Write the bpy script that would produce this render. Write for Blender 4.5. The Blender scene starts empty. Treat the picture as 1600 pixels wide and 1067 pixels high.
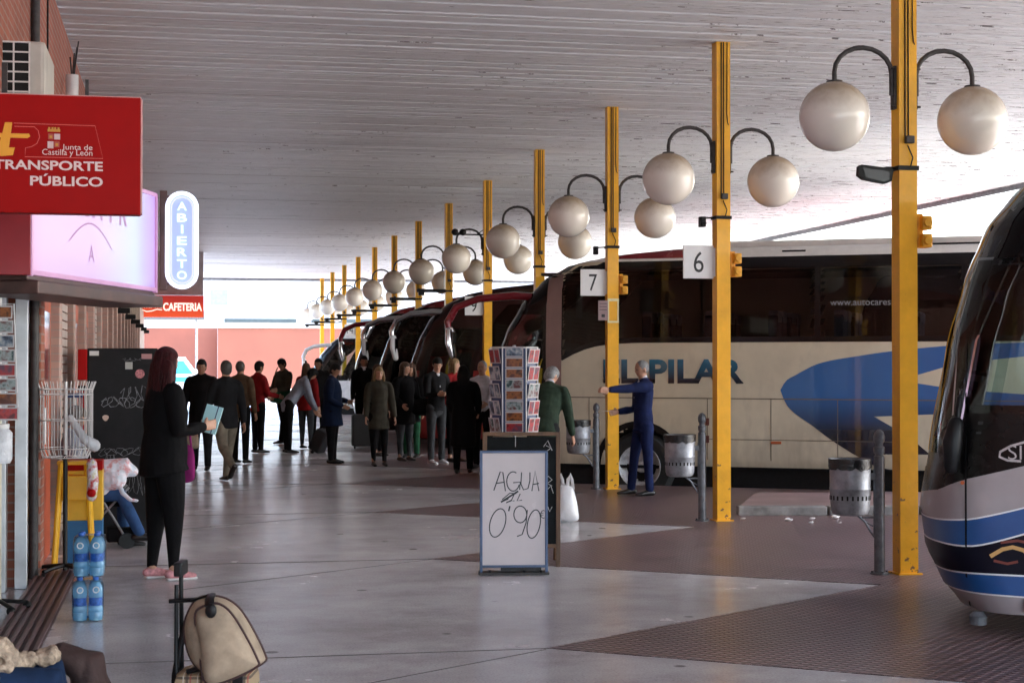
import bpy, bmesh, math, random
from mathutils import Vector, Matrix, noise
random.seed(7)
R = math.radians
PI = math.pi
S = bpy.context.scene
COL = S.collection
# ------------------------------------------------------------ camera, light, exposure
cam = bpy.data.cameras.new('camera'); co = bpy.data.objects.new('camera', cam); COL.objects.link(co); S.camera = co
cam.sensor_width = 36; cam.lens = 58.5; cam.clip_start = .1; cam.clip_end = 2000
co.location = (0, 0, 1.66); co.rotation_euler = (R(90.76), 0, R(-11.352))
cam.dof.use_dof = True; cam.dof.focus_distance = 16; cam.dof.aperture_fstop = 11
W = bpy.data.worlds.new('World'); S.world = W; W.use_nodes = True
nt = W.node_tree; bg = nt.nodes['Background']; sk = nt.nodes.new('ShaderNodeTexSky')
SUN_E, SUN_A = 50, 92      # elevation; compass from +Y clockwise
sk.sky_type = 'NISHITA'; sk.sun_disc = False; sk.sun_elevation = R(SUN_E); sk.sun_rotation = R(SUN_A); sk.dust_density = 3.0; sk.air_density = 1.0
nt.links.new(sk.outputs[0], bg.inputs[0]); bg.inputs[1].default_value = .15
sl = bpy.data.lights.new('sun', 'SUN'); so = bpy.data.objects.new('sun', sl); COL.objects.link(so)
sl.energy = 3.2; sl.angle = R(.5); sl.color = (1, .97, .93)
so.rotation_euler = (R(90 - SUN_E), 0, R(180 - SUN_A))
S.view_settings.view_transform = 'Standard'; S.view_settings.look = 'None'
S.view_settings.exposure = 3.6; S.view_settings.gamma = 1
S.render.engine = 'CYCLES'
S.cycles.max_bounces = 10; S.cycles.diffuse_bounces = 6; S.cycles.glossy_bounces = 4; S.cycles.transparent_max_bounces = 12
S.cycles.sample_clamp_indirect = 6

# ------------------------------------------------------------ materials
MATS = {}
def pm(name, col, rough=.5, metal=0, var=.12, scale=4, bump=0, bscale=60, coat=0, emit=0, stretch=None, alpha=1, trans=0, spec=.5):
    """principled material with noise in colour, roughness and bump"""
    if name in MATS: return MATS[name]
    m = bpy.data.materials.new(name); m.use_nodes = True; MATS[name] = m
    n = m.node_tree.nodes; l = m.node_tree.links; b = n['Principled BSDF']
    b.inputs['Base Color'].default_value = (*col, 1); b.inputs['Roughness'].default_value = rough; b.inputs['Metallic'].default_value = metal
    b.inputs['Coat Weight'].default_value = coat; b.inputs['Coat Roughness'].default_value = .05
    b.inputs['Specular IOR Level'].default_value = spec
    if alpha < 1: b.inputs['Alpha'].default_value = alpha
    if trans: b.inputs['Transmission Weight'].default_value = trans
    if emit: b.inputs['Emission Color'].default_value = (*col, 1); b.inputs['Emission Strength'].default_value = emit
    if var or bump:
        tc = n.new('ShaderNodeTexCoord'); mp = n.new('ShaderNodeMapping'); l.new(tc.outputs['Object'], mp.inputs[0])
        if stretch: mp.inputs['Scale'].default_value = stretch
        nz = n.new('ShaderNodeTexNoise'); nz.inputs['Scale'].default_value = scale; nz.inputs['Detail'].default_value = 6; nz.inputs['Roughness'].default_value = .62
        l.new(mp.outputs[0], nz.inputs[0])
        if var:
            rp = n.new('ShaderNodeValToRGB'); l.new(nz.outputs[0], rp.inputs[0])
            rp.color_ramp.elements[0].position = .3; rp.color_ramp.elements[1].position = .7
            rp.color_ramp.elements[0].color = (*[max(0, c * (1 - var * 1.6)) for c in col], 1)
            rp.color_ramp.elements[1].color = (*[min(1, c * (1 + var)) for c in col], 1)
            l.new(rp.outputs[0], b.inputs['Base Color'])
            mr = n.new('ShaderNodeMapRange'); l.new(nz.outputs[0], mr.inputs[0])
            mr.inputs[3].default_value = max(0, rough - .08); mr.inputs[4].default_value = min(1, rough + .1); l.new(mr.outputs[0], b.inputs['Roughness'])
        if bump:
            n2 = n.new('ShaderNodeTexNoise'); n2.inputs['Scale'].default_value = bscale; n2.inputs['Detail'].default_value = 4; l.new(mp.outputs[0], n2.inputs[0])
            bp = n.new('ShaderNodeBump'); bp.inputs['Strength'].default_value = bump; bp.inputs['Distance'].default_value = .01
            l.new(n2.outputs[0], bp.inputs['Height']); l.new(bp.outputs[0], b.inputs['Normal'])
    return m
def nodes_of(m): return m.node_tree.nodes, m.node_tree.links, m.node_tree.nodes['Principled BSDF']
def glass_mat(name, tint, mixT, rough=.03):
    m = bpy.data.materials.new(name); m.use_nodes = True; MATS[name] = m
    n = m.node_tree.nodes; l = m.node_tree.links
    for x in list(n):
        if x.type != 'OUTPUT_MATERIAL': n.remove(x)
    out = [x for x in n if x.type == 'OUTPUT_MATERIAL'][0]
    tr = n.new('ShaderNodeBsdfTransparent'); tr.inputs[0].default_value = (*[c * mixT for c in tint], 1)
    gl = n.new('ShaderNodeBsdfGlossy'); gl.inputs['Roughness'].default_value = rough
    lw = n.new('ShaderNodeFresnel'); lw.inputs[0].default_value = 1.42
    mx = n.new('ShaderNodeMixShader'); l.new(lw.outputs[0], mx.inputs[0]); l.new(tr.outputs[0], mx.inputs[1]); l.new(gl.outputs[0], mx.inputs[2]); l.new(mx.outputs[0], out.inputs[0])
    return m
def brick_mat(name, c1, c2, mortar, axes='yz', bw=.25, bh=.07, ms=.008):
    m = bpy.data.materials.new(name); m.use_nodes = True; MATS[name] = m
    n, l, b = nodes_of(m)
    tc = n.new('ShaderNodeTexCoord'); sp = n.new('ShaderNodeSeparateXYZ'); cb = n.new('ShaderNodeCombineXYZ')
    l.new(tc.outputs['Object'], sp.inputs[0]); l.new(sp.outputs[{'x': 0, 'y': 1}[axes[0]]], cb.inputs[0]); l.new(sp.outputs[2], cb.inputs[1])
    br = n.new('ShaderNodeTexBrick'); l.new(cb.outputs[0], br.inputs[0]); br.inputs['Scale'].default_value = 1
    br.inputs['Brick Width'].default_value = bw; br.inputs['Row Height'].default_value = bh; br.inputs['Mortar Size'].default_value = ms
    br.inputs['Color1'].default_value = (*c1, 1); br.inputs['Color2'].default_value = (*c2, 1); br.inputs['Mortar'].default_value = (*mortar, 1)
    nz = n.new('ShaderNodeTexNoise'); nz.inputs['Scale'].default_value = 1.3; nz.inputs['Detail'].default_value = 8; l.new(tc.outputs['Object'], nz.inputs[0])
    mx = n.new('ShaderNodeMix'); mx.data_type = 'RGBA'; mx.blend_type = 'MULTIPLY'; mx.inputs[0].default_value = .6
    l.new(br.outputs[0], mx.inputs[6]); rp = n.new('ShaderNodeValToRGB'); l.new(nz.outputs[0], rp.inputs[0])
    rp.color_ramp.elements[0].position = .3; rp.color_ramp.elements[0].color = (.45, .42, .4, 1); rp.color_ramp.elements[1].position = .65
    l.new(rp.outputs[0], mx.inputs[7]); l.new(mx.outputs[2], b.inputs['Base Color'])
    bp = n.new('ShaderNodeBump'); bp.inputs['Strength'].default_value = .5; bp.inputs['Distance'].default_value = .006; bp.invert = True
    l.new(br.outputs['Fac'], bp.inputs['Height']); l.new(bp.outputs[0], b.inputs['Normal']); b.inputs['Roughness'].default_value = .8
    return m
def card_mat(name, a, b_, c):
    """a printed picture: big soft shapes of three colours"""
    m = bpy.data.materials.new(name); m.use_nodes = True; MATS[name] = m
    n, l, b = nodes_of(m); tc = n.new('ShaderNodeTexCoord'); nz = n.new('ShaderNodeTexNoise'); nz.inputs['Scale'].default_value = 16; nz.inputs['Detail'].default_value = 5
    oi = n.new('ShaderNodeObjectInfo'); ad = n.new('ShaderNodeVectorMath'); ad.operation = 'ADD'; ml = n.new('ShaderNodeMath'); ml.operation = 'MULTIPLY'; ml.inputs[1].default_value = 40
    l.new(oi.outputs['Random'], ml.inputs[0]); l.new(tc.outputs['Object'], ad.inputs[0]); l.new(ml.outputs[0], ad.inputs[1]); l.new(ad.outputs[0], nz.inputs[0])
    rp = n.new('ShaderNodeValToRGB'); l.new(nz.outputs[0], rp.inputs[0]); e = rp.color_ramp.elements
    e[0].position = .36; e[0].color = (*a, 1); e[1].position = .62; e[1].color = (*c, 1); x = e.new(.48); x.color = (*b_, 1)
    l.new(rp.outputs[0], b.inputs['Base Color']); b.inputs['Roughness'].default_value = .3
    return m
def grad_mat(name, c0, c1, z0, z1, rough=.25, coat=.6):
    """a printed gradient that belongs to the paint, between two heights of the object"""
    m = bpy.data.materials.new(name); m.use_nodes = True; MATS[name] = m
    n, l, b = nodes_of(m); tc = n.new('ShaderNodeTexCoord'); sp = n.new('ShaderNodeSeparateXYZ'); l.new(tc.outputs['Object'], sp.inputs[0])
    mr = n.new('ShaderNodeMapRange'); l.new(sp.outputs[2], mr.inputs[0]); mr.inputs[1].default_value = z0; mr.inputs[2].default_value = z1
    rp = n.new('ShaderNodeValToRGB'); l.new(mr.outputs[0], rp.inputs[0]); rp.color_ramp.elements[0].color = (*c0, 1); rp.color_ramp.elements[1].color = (*c1, 1)
    l.new(rp.outputs[0], b.inputs['Base Color']); b.inputs['Roughness'].default_value = rough; b.inputs['Coat Weight'].default_value = coat
    return m

# ------------------------------------------------------------ mesh helpers
class MB:
    def __init__(s): s.v = []; s.f = []; s.m = []; s.sm = []
    def add(s, vs, fs, mi=0, smooth=False):
        o = len(s.v); s.v += [tuple(x) for x in vs]; s.f += [tuple(i + o for i in f) for f in fs]; s.m += [mi] * len(fs); s.sm += [smooth] * len(fs); return s
    def box(s, c, d, rz=0, mi=0, ch=0):
        x, y, z = [k / 2 for k in d]; ch = min(ch, x * .45, y * .45, z * .45)
        if ch <= 0:
            vs = [(i * x, j * y, k * z) for i in (-1, 1) for j in (-1, 1) for k in (-1, 1)]
            fs = [(0, 1, 3, 2), (4, 6, 7, 5), (0, 4, 5, 1), (2, 3, 7, 6), (0, 2, 6, 4), (1, 5, 7, 3)]
        else:
            bm = bmesh.new(); bmesh.ops.create_cube(bm, size=1)
            for v in bm.verts: v.co = Vector((v.co.x * 2 * x, v.co.y * 2 * y, v.co.z * 2 * z))
            bmesh.ops.bevel(bm, geom=bm.edges[:], offset=ch, segments=2, affect='EDGES', profile=.6)
            bm.verts.index_update(); vs = [tuple(v.co) for v in bm.verts]; fs = [tuple(v.index for v in f.verts) for f in bm.faces]; bm.free()
        ca, sa = math.cos(rz), math.sin(rz)
        return s.add([(c[0] + a * ca - b * sa, c[1] + a * sa + b * ca, c[2] + k) for a, b, k in vs], fs, mi)
    def tube(s, pts, r, n=10, mi=0, cap=True, ry=None, side=None):
        pts = [Vector(p) for p in pts]; N = len(pts)
        rr = [r] * N if not hasattr(r, '__len__') else list(r)
        rr = [q if hasattr(q, '__len__') else (q, q) for q in rr]
        vs = []; fs = []; prev = Vector(side) if side else None
        for i, p in enumerate(pts):
            t = (pts[min(i + 1, N - 1)] - pts[max(i - 1, 0)])
            if t.length < 1e-9: t = Vector((0, 0, 1))
            t.normalize()
            if prev is None: prev = Vector((1, 0, 0)) if abs(t.x) < .9 else Vector((0, 1, 0))
            a = prev - t * prev.dot(t)
            if a.length < 1e-6: a = t.orthogonal()
            a.normalize(); b = t.cross(a)
            if not side: prev = a
            for k in range(n):
                w = 2 * PI * k / n; vs.append(p + a * math.cos(w) * rr[i][0] + b * math.sin(w) * rr[i][1])
        for i in range(N - 1):
            for k in range(n): fs.append((i * n + k, i * n + (k + 1) % n, (i + 1) * n + (k + 1) % n, (i + 1) * n + k))
        if cap: fs.append(tuple(range(n - 1, -1, -1))); fs.append(tuple((N - 1) * n + k for k in range(n)))
        return s.add(vs, fs, mi, True)
    def cyl(s, a, b, r0, r1=None, n=16, mi=0): return s.tube([a, b], [r0, r0 if r1 is None else r1], n, mi)
    def limb(s, pts, rad, side=None, n=14, mi=0, cap0=1):
        """closed tube with rounded ends, for the voxel bodies"""
        P = [Vector(p) for p in pts]; Rr = [q if hasattr(q, '__len__') else (q, q) for q in rad]
        t0 = (P[0] - P[1]).normalized(); t1 = (P[-1] - P[-2]).normalized(); m0 = min(Rr[0]); m1 = min(Rr[-1])
        pp = [P[0] + t0 * m0 * .95 * cap0, P[0] + t0 * m0 * .62 * cap0] + P + [P[-1] + t1 * m1 * .62, P[-1] + t1 * m1 * .95]
        rr = [(Rr[0][0] * .3, Rr[0][1] * .3), (Rr[0][0] * .78, Rr[0][1] * .78)] + Rr + [(Rr[-1][0] * .78, Rr[-1][1] * .78), (Rr[-1][0] * .3, Rr[-1][1] * .3)]
        return s.tube(pp, rr, n, mi, True, side=side)
    def ell(s, c, r, rot=None, nu=18, nv=12, mi=0):
        vs = []; fs = []; c = Vector(c)
        for j in range(nv + 1):
            th = PI * j / nv
            for i in range(nu):
                ph = 2 * PI * i / nu; p = Vector((r[0] * math.sin(th) * math.cos(ph), r[1] * math.sin(th) * math.sin(ph), r[2] * math.cos(th)))
                if rot: p = rot @ p
                vs.append(c + p)
        for j in range(nv):
            for i in range(nu):
                q = (j * nu + i, (j + 1) * nu + i, (j + 1) * nu + (i + 1) % nu, j * nu + (i + 1) % nu)
                fs.append(q)
        bm = bmesh.new(); bv = [bm.verts.new(v) for v in vs]; bm.verts.index_update()
        for q in fs: bm.faces.new([bv[k] for k in q])
        bmesh.ops.remove_doubles(bm, verts=bm.verts, dist=1e-6); bm.verts.index_update()
        s.add([v.co.copy() for v in bm.verts], [tuple(v.index for v in f.verts) for f in bm.faces], mi, True); bm.free(); return s
    def lathe(s, prof, c=(0, 0, 0), n=28, mi=0, caps=True):
        vs = []; fs = []
        for (r, z) in prof:
            for k in range(n): w = 2 * PI * k / n; vs.append((c[0] + r * math.cos(w), c[1] + r * math.sin(w), c[2] + z))
        for j in range(len(prof) - 1):
            for k in range(n): fs.append((j * n + k, j * n + (k + 1) % n, (j + 1) * n + (k + 1) % n, (j + 1) * n + k))
        if caps: fs.append(tuple(range(n - 1, -1, -1))); fs.append(tuple((len(prof) - 1) * n + k for k in range(n)))
        return s.add(vs, fs, mi, True)
    def prism(s, poly, z0, z1, mi=0):
        n = len(poly); vs = [(x, y, z0) for x, y in poly] + [(x, y, z1) for x, y in poly]
        fs = [tuple(range(n - 1, -1, -1)), tuple(range(n, 2 * n))] + [(i, (i + 1) % n, n + (i + 1) % n, n + i) for i in range(n)]
        return s.add(vs, fs, mi)
    def slab(s, poly, y0, y1, mi=0):
        """polygon given in x,z; thickness along y"""
        n = len(poly); vs = [(x, y0, z) for x, z in poly] + [(x, y1, z) for x, z in poly]
        fs = [tuple(range(n)), tuple(range(2 * n - 1, n - 1, -1))] + [(i, n + i, n + (i + 1) % n, (i + 1) % n) for i in range(n)]
        return s.add(vs, fs, mi)
    def stroke(s, pts, w=.006, y=0, mi=0):
        """hand-drawn stroke in the x,z plane"""
        return s.tube([(x, y, z) for x, z in pts], [(w, .0015)] * len(pts), 6, mi, side=None) if False else s._ribbon(pts, w, y, mi)
    def _ribbon(s, pts, w, y, mi):
        n = len(pts); vs = []; fs = []
        for i, (x, z) in enumerate(pts):
            a = pts[max(i - 1, 0)]; b = pts[min(i + 1, n - 1)]; dx, dz = b[0] - a[0], b[1] - a[1]; L = math.hypot(dx, dz) or 1
            nx, nz = -dz / L * w / 2, dx / L * w / 2; vs += [(x + nx, y, z + nz), (x - nx, y, z - nz)]
        for i in range(n - 1): fs.append((2 * i, 2 * i + 1, 2 * i + 3, 2 * i + 2))
        return s.add(vs, fs, mi)
    def move(s, M):
        s.v = [tuple(M @ Vector(v)) for v in s.v]; return s
    def build(s, name, mats, parent=None, kind=None):
        me = bpy.data.meshes.new(name); me.from_pydata(s.v, [], s.f)
        for m in (mats if isinstance(mats, (list, tuple)) else [mats]): me.materials.append(m)
        me.polygons.foreach_set('material_index', s.m); me.polygons.foreach_set('use_smooth', s.sm)
        bm = bmesh.new(); bm.from_mesh(me); bmesh.ops.recalc_face_normals(bm, faces=bm.faces)
        for e in bm.edges:
            if len(e.link_faces) == 2 and e.calc_face_angle(0) > .7: e.smooth = False
        bm.to_mesh(me); bm.free(); me.update()
        o = bpy.data.objects.new(name, me); COL.objects.link(o)
        if parent: o.parent = parent
        if kind: o['kind'] = kind
        return o
def text_pts(txt, w, h, bold=0, shear=0, font_space=1):
    cu = bpy.data.curves.new('t', 'FONT'); cu.body = txt; cu.offset = bold; cu.shear = shear; cu.resolution_u = 4; cu.space_character = font_space
    ob = bpy.data.objects.new('t', cu); COL.objects.link(ob); dg = bpy.context.evaluated_depsgraph_get()
    me = ob.evaluated_get(dg).to_mesh(); vs = [tuple(v.co) for v in me.vertices]; fs = [tuple(p.vertices) for p in me.polygons]
    ob.evaluated_get(dg).to_mesh_clear(); bpy.data.objects.remove(ob); bpy.data.curves.remove(cu)
    x0 = min(v[0] for v in vs); x1 = max(v[0] for v in vs); y0 = min(v[1] for v in vs); y1 = max(v[1] for v in vs)
    kx = w / (x1 - x0) if w else h / (y1 - y0); ky = h / (y1 - y0)
    return [((v[0] - x0) * kx, (v[1] - y0) * ky) for v in vs], fs
def text(mb, txt, x, z, w, h, y=0, mi=0, mirror=False, **k):
    """lettering with its lower left corner at x,z in the plane y, read from -y"""
    vs, fs = text_pts(txt, w, h, **k)
    return mb.add([((x + (w - a if mirror else a)), y, z + b) for a, b in vs], fs, mi)
def tag(o, label, cat, group=None):
    o['label'] = label; o['category'] = cat
    if group: o['group'] = group
    return o
def thing(name, loc, rz, label, cat, group=None):
    o = bpy.data.objects.new(name, None); COL.objects.link(o); o.location = loc; o.rotation_euler = (0, 0, rz); o.empty_display_size = .2
    return tag(o, label, cat, group)
def copy_tree(o, parent=None):
    c = o.copy(); COL.objects.link(c)
    if parent: c.parent = parent
    for ch in list(o.children): copy_tree(ch, c)
    return c

# base materials
M_yel = pm('yellow_paint', (.88, .43, .012), .38, var=.12, scale=3, bump=.15, bscale=25, coat=.15)
# scuffs and rust low on the columns
n_, l_, b_ = nodes_of(M_yel)
tc = n_.new('ShaderNodeTexCoord'); nz = n_.new('ShaderNodeTexNoise'); nz.inputs['Scale'].default_value = 16; nz.inputs['Detail'].default_value = 9; l_.new(tc.outputs['Object'], nz.inputs[0])
sp = n_.new('ShaderNodeSeparateXYZ'); l_.new(tc.outputs['Object'], sp.inputs[0]); mr = n_.new('ShaderNodeMapRange'); l_.new(sp.outputs[2], mr.inputs[0]); mr.inputs[1].default_value = 0; mr.inputs[2].default_value = .9; mr.inputs[3].default_value = .12; mr.inputs[4].default_value = 0
ad = n_.new('ShaderNodeMath'); l_.new(nz.outputs[0], ad.inputs[0]); l_.new(mr.outputs[0], ad.inputs[1]); rp = n_.new('ShaderNodeValToRGB'); l_.new(ad.outputs[0], rp.inputs[0]); rp.color_ramp.elements[0].position = .71; rp.color_ramp.elements[1].position = .76
mx = n_.new('ShaderNodeMix'); mx.data_type = 'RGBA'; l_.new(rp.outputs[0], mx.inputs[0]); src = b_.inputs['Base Color'].links[0].from_socket; l_.new(src, mx.inputs[6]); mx.inputs[7].default_value = (.16, .08, .04, 1); l_.new(mx.outputs[2], b_.inputs['Base Color'])
M_iron = pm('dark_iron', (.05, .045, .045), .5, .3, var=.3, scale=20)
M_galv = pm('galvanised_steel', (.33, .34, .36), .42, .75, var=.3, scale=9, bump=.1)
M_galvp = pm('grey_metal_paint', (.16, .17, .19), .4, .3, var=.3, scale=12, bump=.1)
M_black = pm('black_plastic', (.008, .008, .009), .42, var=.3, scale=20, spec=.25)
M_rub = pm('rubber', (.02, .02, .02), .8, var=.3, scale=12)
M_white = pm('white_plastic', (.78, .78, .8), .35, var=.05)
M_whitep = pm('white_paint', (.72, .71, .7), .45, var=.1, scale=6)
M_chrome = pm('chrome', (.75, .75, .76), .18, 1, var=.1)
M_ink = pm('black_ink', (.02, .02, .025), .4, var=0)
M_navy = pm('navy_metal', (.02, .045, .15), .35, .2, var=.15)
M_wood = pm('brown_wood', (.17, .085, .04), .5, var=.4, scale=8, stretch=(1, 1, .1), bump=.2)
M_slate = pm('slate_board', (.010, .012, .013), .75, var=.5, scale=3, spec=.2)
M_chalk = pm('chalk', (.55, .55, .55), .9, var=.3, scale=80)
M_redpl = pm('red_plastic', (.36, .004, .004), .5, var=.05, spec=.12)
M_al = pm('aluminium', (.5, .5, .52), .35, .8, var=.15)
def globe_material():
    m = pm('globe_glass', (.8, .74, .64), .22, var=0, coat=.3)
    n, l, b = nodes_of(m); tc = n.new('ShaderNodeTexCoord'); sp = n.new('ShaderNodeSeparateXYZ'); l.new(tc.outputs['Normal'], sp.inputs[0])
    nz = n.new('ShaderNodeTexNoise'); nz.inputs['Scale'].default_value = 12; nz.inputs['Detail'].default_value = 8; l.new(tc.outputs['Object'], nz.inputs[0])
    a = n.new('ShaderNodeMath'); a.operation = 'MULTIPLY_ADD'; l.new(nz.outputs[0], a.inputs[0]); a.inputs[1].default_value = .45; l.new(sp.outputs[2], a.inputs[2])
    rp = n.new('ShaderNodeValToRGB'); l.new(a.outputs[0], rp.inputs[0]); e = rp.color_ramp.elements
    e[0].position = .3; e[0].color = (.86, .81, .73, 1); e[1].position = 1.3; e[1].color = (.42, .32, .22, 1)   # dust settled on the top
    l.new(rp.outputs[0], b.inputs['Base Color']); b.inputs['Subsurface Weight'].default_value = 0
    return m
M_globe = globe_material()

# ------------------------------------------------------------ ground, platform, paving
BD = Vector((.861, -.509)); BN = Vector((.509, .861)); BROT = math.atan2(-.509, .861)
ROAD = -.28
def W2(N, lx, ly): return (N[0] + BD.x * lx + BN.x * ly, N[1] + BD.y * lx + BN.y * ly)
M_road = pm('asphalt', (.22, .215, .21), .85, var=.3, scale=2, bump=.3, bscale=120)
mb = MB(); mb.add([(-300, -200, ROAD), (500, -200, ROAD), (500, 900, ROAD), (-300, 900, ROAD)], [(0, 1, 2, 3)]); mb.build('road', M_road, kind='structure')
COACH = dict(black=(5.02, 10.63), pilar=(4.86, 24.80), dark=(4.84, 33.78), silver=(4.77, 38.35), red=(4.70, 42.92), white=(4.66, 56.53))
outline = [(13, -10)]
def slot(N, y0, y1, x0): return [W2(N, 9, y0), W2(N, x0, y0), W2(N, x0, y1), W2(N, 9, y1)]
outline += slot(COACH['black'], -1.45, 1.6, 1.9)
for i in range(10): outline += slot((4.86, 24.80 + 4.53 * i), -1.8, 1.55, 1.25)
outline += [(9, 70), (9, 79)]
M_floor = pm('terrazzo_floor', (.60, .59, .61), .24, var=.13, scale=.9, bump=.03, bscale=3)
n_, l_, b_ = nodes_of(M_floor)
src = b_.inputs['Base Color'].links[0].from_socket; tc = n_.new('ShaderNodeTexCoord')
def layer(src, tex, lo, hi, col, fac):
    rp = n_.new('ShaderNodeMapRange'); l_.new(tex, rp.inputs[0]); rp.inputs[1].default_value = lo; rp.inputs[2].default_value = hi; rp.inputs[4].default_value = fac
    mx = n_.new('ShaderNodeMix'); mx.data_type = 'RGBA'; mx.blend_type = 'MULTIPLY'; l_.new(rp.outputs[0], mx.inputs[0]); l_.new(src, mx.inputs[6]); mx.inputs[7].default_value = (*col, 1); return mx.outputs[2]
n1 = n_.new('ShaderNodeTexNoise'); n1.inputs['Scale'].default_value = 70; n1.inputs['Detail'].default_value = 2; l_.new(tc.outputs['Object'], n1.inputs[0]); src = layer(src, n1.outputs[0], .45, .75, (.55, .52, .52), .6)      # chips in the terrazzo
n1 = n_.new('ShaderNodeTexNoise'); n1.inputs['Scale'].default_value = .55; n1.inputs['Detail'].default_value = 10; n1.inputs['Roughness'].default_value = .7; l_.new(tc.outputs['Object'], n1.inputs[0]); src = layer(src, n1.outputs[0], .47, .62, (.60, .56, .56), .75)  # worn grey patches
n1 = n_.new('ShaderNodeTexVoronoi'); n1.inputs['Scale'].default_value = 1.6; l_.new(tc.outputs['Object'], n1.inputs[0]); src = layer(src, n1.outputs['Distance'], .075, .05, (.22, .20, .20), .8)   # gum spots
l_.new(src, b_.inputs['Base Color'])
mb = MB(); mb.prism([(-1.3, -10)] + outline + [(-1.3, 79)], ROAD, 0); mb.build('platform', M_floor, kind='structure')
def stud_mat():
    m = pm('studded_paving', (.30, .20, .205), .3, var=.25, scale=1.2)
    n, l, b = nodes_of(m); tc = n.new('ShaderNodeTexCoord'); sp = n.new('ShaderNodeSeparateXYZ'); mp = n.new('ShaderNodeMapping'); mp.inputs['Rotation'].default_value = (0, 0, R(45))
    l.new(tc.outputs['Object'], mp.inputs[0]); l.new(mp.outputs[0], sp.inputs[0]); K = 2 * PI / .062
    outs = []
    for i in (0, 1):
        a = n.new('ShaderNodeMath'); a.operation = 'MULTIPLY'; a.inputs[1].default_value = K; l.new(sp.outputs[i], a.inputs[0])
        s_ = n.new('ShaderNodeMath'); s_.operation = 'SINE'; l.new(a.outputs[0], s_.inputs[0]); outs.append(s_)
    p = n.new('ShaderNodeMath'); p.operation = 'ADD'; l.new(outs[0].outputs[0], p.inputs[0]); l.new(outs[1].outputs[0], p.inputs[1])
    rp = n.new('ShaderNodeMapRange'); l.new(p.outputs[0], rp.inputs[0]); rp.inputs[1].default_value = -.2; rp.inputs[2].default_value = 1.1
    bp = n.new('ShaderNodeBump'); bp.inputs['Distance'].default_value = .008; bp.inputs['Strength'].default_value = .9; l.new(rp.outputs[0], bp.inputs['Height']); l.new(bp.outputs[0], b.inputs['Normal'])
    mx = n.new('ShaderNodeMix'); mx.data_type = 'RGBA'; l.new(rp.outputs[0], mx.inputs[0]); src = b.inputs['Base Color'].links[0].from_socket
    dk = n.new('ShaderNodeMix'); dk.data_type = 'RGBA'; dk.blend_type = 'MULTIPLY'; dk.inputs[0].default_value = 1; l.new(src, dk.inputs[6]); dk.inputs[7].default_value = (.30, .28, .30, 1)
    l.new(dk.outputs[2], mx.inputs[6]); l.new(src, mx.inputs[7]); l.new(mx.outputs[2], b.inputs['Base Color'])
    return m
M_stud = stud_mat()
zig = []
for i in range(-3, 16):
    zig += [(2.12, 9.5 + 4.53 * i), (5.18, 11.72 + 4.53 * i)]
zig = [p for p in zig if -9.5 < p[1] < 78]
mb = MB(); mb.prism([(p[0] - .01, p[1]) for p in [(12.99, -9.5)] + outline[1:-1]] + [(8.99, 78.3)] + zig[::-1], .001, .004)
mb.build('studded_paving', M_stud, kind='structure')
# joints in the smooth floor
mb = MB()
for i in range(-2, 14):
    y = 9.5 + 4.53 * i
    mb.box((.5, y, .0015), (3.24, .008, .003))
    mb.box(((2.12 + 5.18) / 2 - 2.6, y + 1.1 - 1.9, .0014), (2.6, .006, .003), R(36))
mb.build('floor_joint', pm('joint_dark', (.08, .07, .07), .7), kind='structure')
# pale sawn kerb nosing along the bay edge
M_kerb = pm('kerb_stone', (.27, .27, .27), .6, var=.35, scale=5, bump=.25, bscale=40)
mb = MB(); ys = 17.15
for i in range(7):
    x = 6.5 + i * .98
    mb.box((x, 17.35 - (x - 6.5) * .2, .05), (.97, .2, .10), R(-11.3), ch=.012)
tag(mb.build('kerb_stones', M_kerb), 'row of pale kerb stones edging the raised strip behind the studded paving', 'kerb')
mb = MB(); mb.prism([(6.1, 17.55), (12.9, 16.1), (12.6, 17.9), (6.9, 19.3)], .004, .095)
mb.build('raised_pavement', pm('raised_paving', (.28, .19, .185), .5, var=.25, scale=2, bump=.2), kind='structure')

# ------------------------------------------------------------ canopy
CZ = 5.06
M_ceil = pm('slatted_ceiling_paint', (.6, .58, .6), .5, var=0)
n_, l_, b_ = nodes_of(M_ceil)
tc = n_.new('ShaderNodeTexCoord'); mp = n_.new('ShaderNodeMapping'); mp.inputs['Scale'].default_value = (1.5, 14, 1); l_.new(tc.outputs['Object'], mp.inputs[0])
nz = n_.new('ShaderNodeTexNoise'); nz.inputs['Scale'].default_value = 2.2; nz.inputs['Detail'].default_value = 9; nz.inputs['Roughness'].default_value = .68; l_.new(mp.outputs[0], nz.inputs[0])
# peeling is worse towards the open side
sp = n_.new('ShaderNodeSeparateXYZ'); l_.new(tc.outputs['Object'], sp.inputs[0]); mr = n_.new('ShaderNodeMapRange'); l_.new(sp.outputs[0], mr.inputs[0]); mr.inputs[1].default_value = -1; mr.inputs[2].default_value = 9; mr.inputs[3].default_value = -.05; mr.inputs[4].default_value = .045
n3 = n_.new('ShaderNodeTexNoise'); n3.inputs['Scale'].default_value = .35; l_.new(tc.outputs['Object'], n3.inputs[0])
a1 = n_.new('ShaderNodeMath'); l_.new(nz.outputs[0], a1.inputs[0]); l_.new(mr.outputs[0], a1.inputs[1])
a2 = n_.new('ShaderNodeMath'); a2.operation = 'MULTIPLY_ADD'; l_.new(n3.outputs[0], a2.inputs[0]); a2.inputs[1].default_value = .16; l_.new(a1.outputs[0], a2.inputs[2])
rp = n_.new('ShaderNodeValToRGB'); l_.new(a2.outputs[0], rp.inputs[0]); e = rp.color_ramp.elements
e[0].position = .2; e[0].color = (.54, .53, .54, 1); e[1].position = .72; e[1].color = (.17, .15, .15, 1); x = e.new(.675); x.color = (.70, .71, .72, 1); x = e.new(.45); x.color = (.64, .65, .66, 1)
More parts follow.
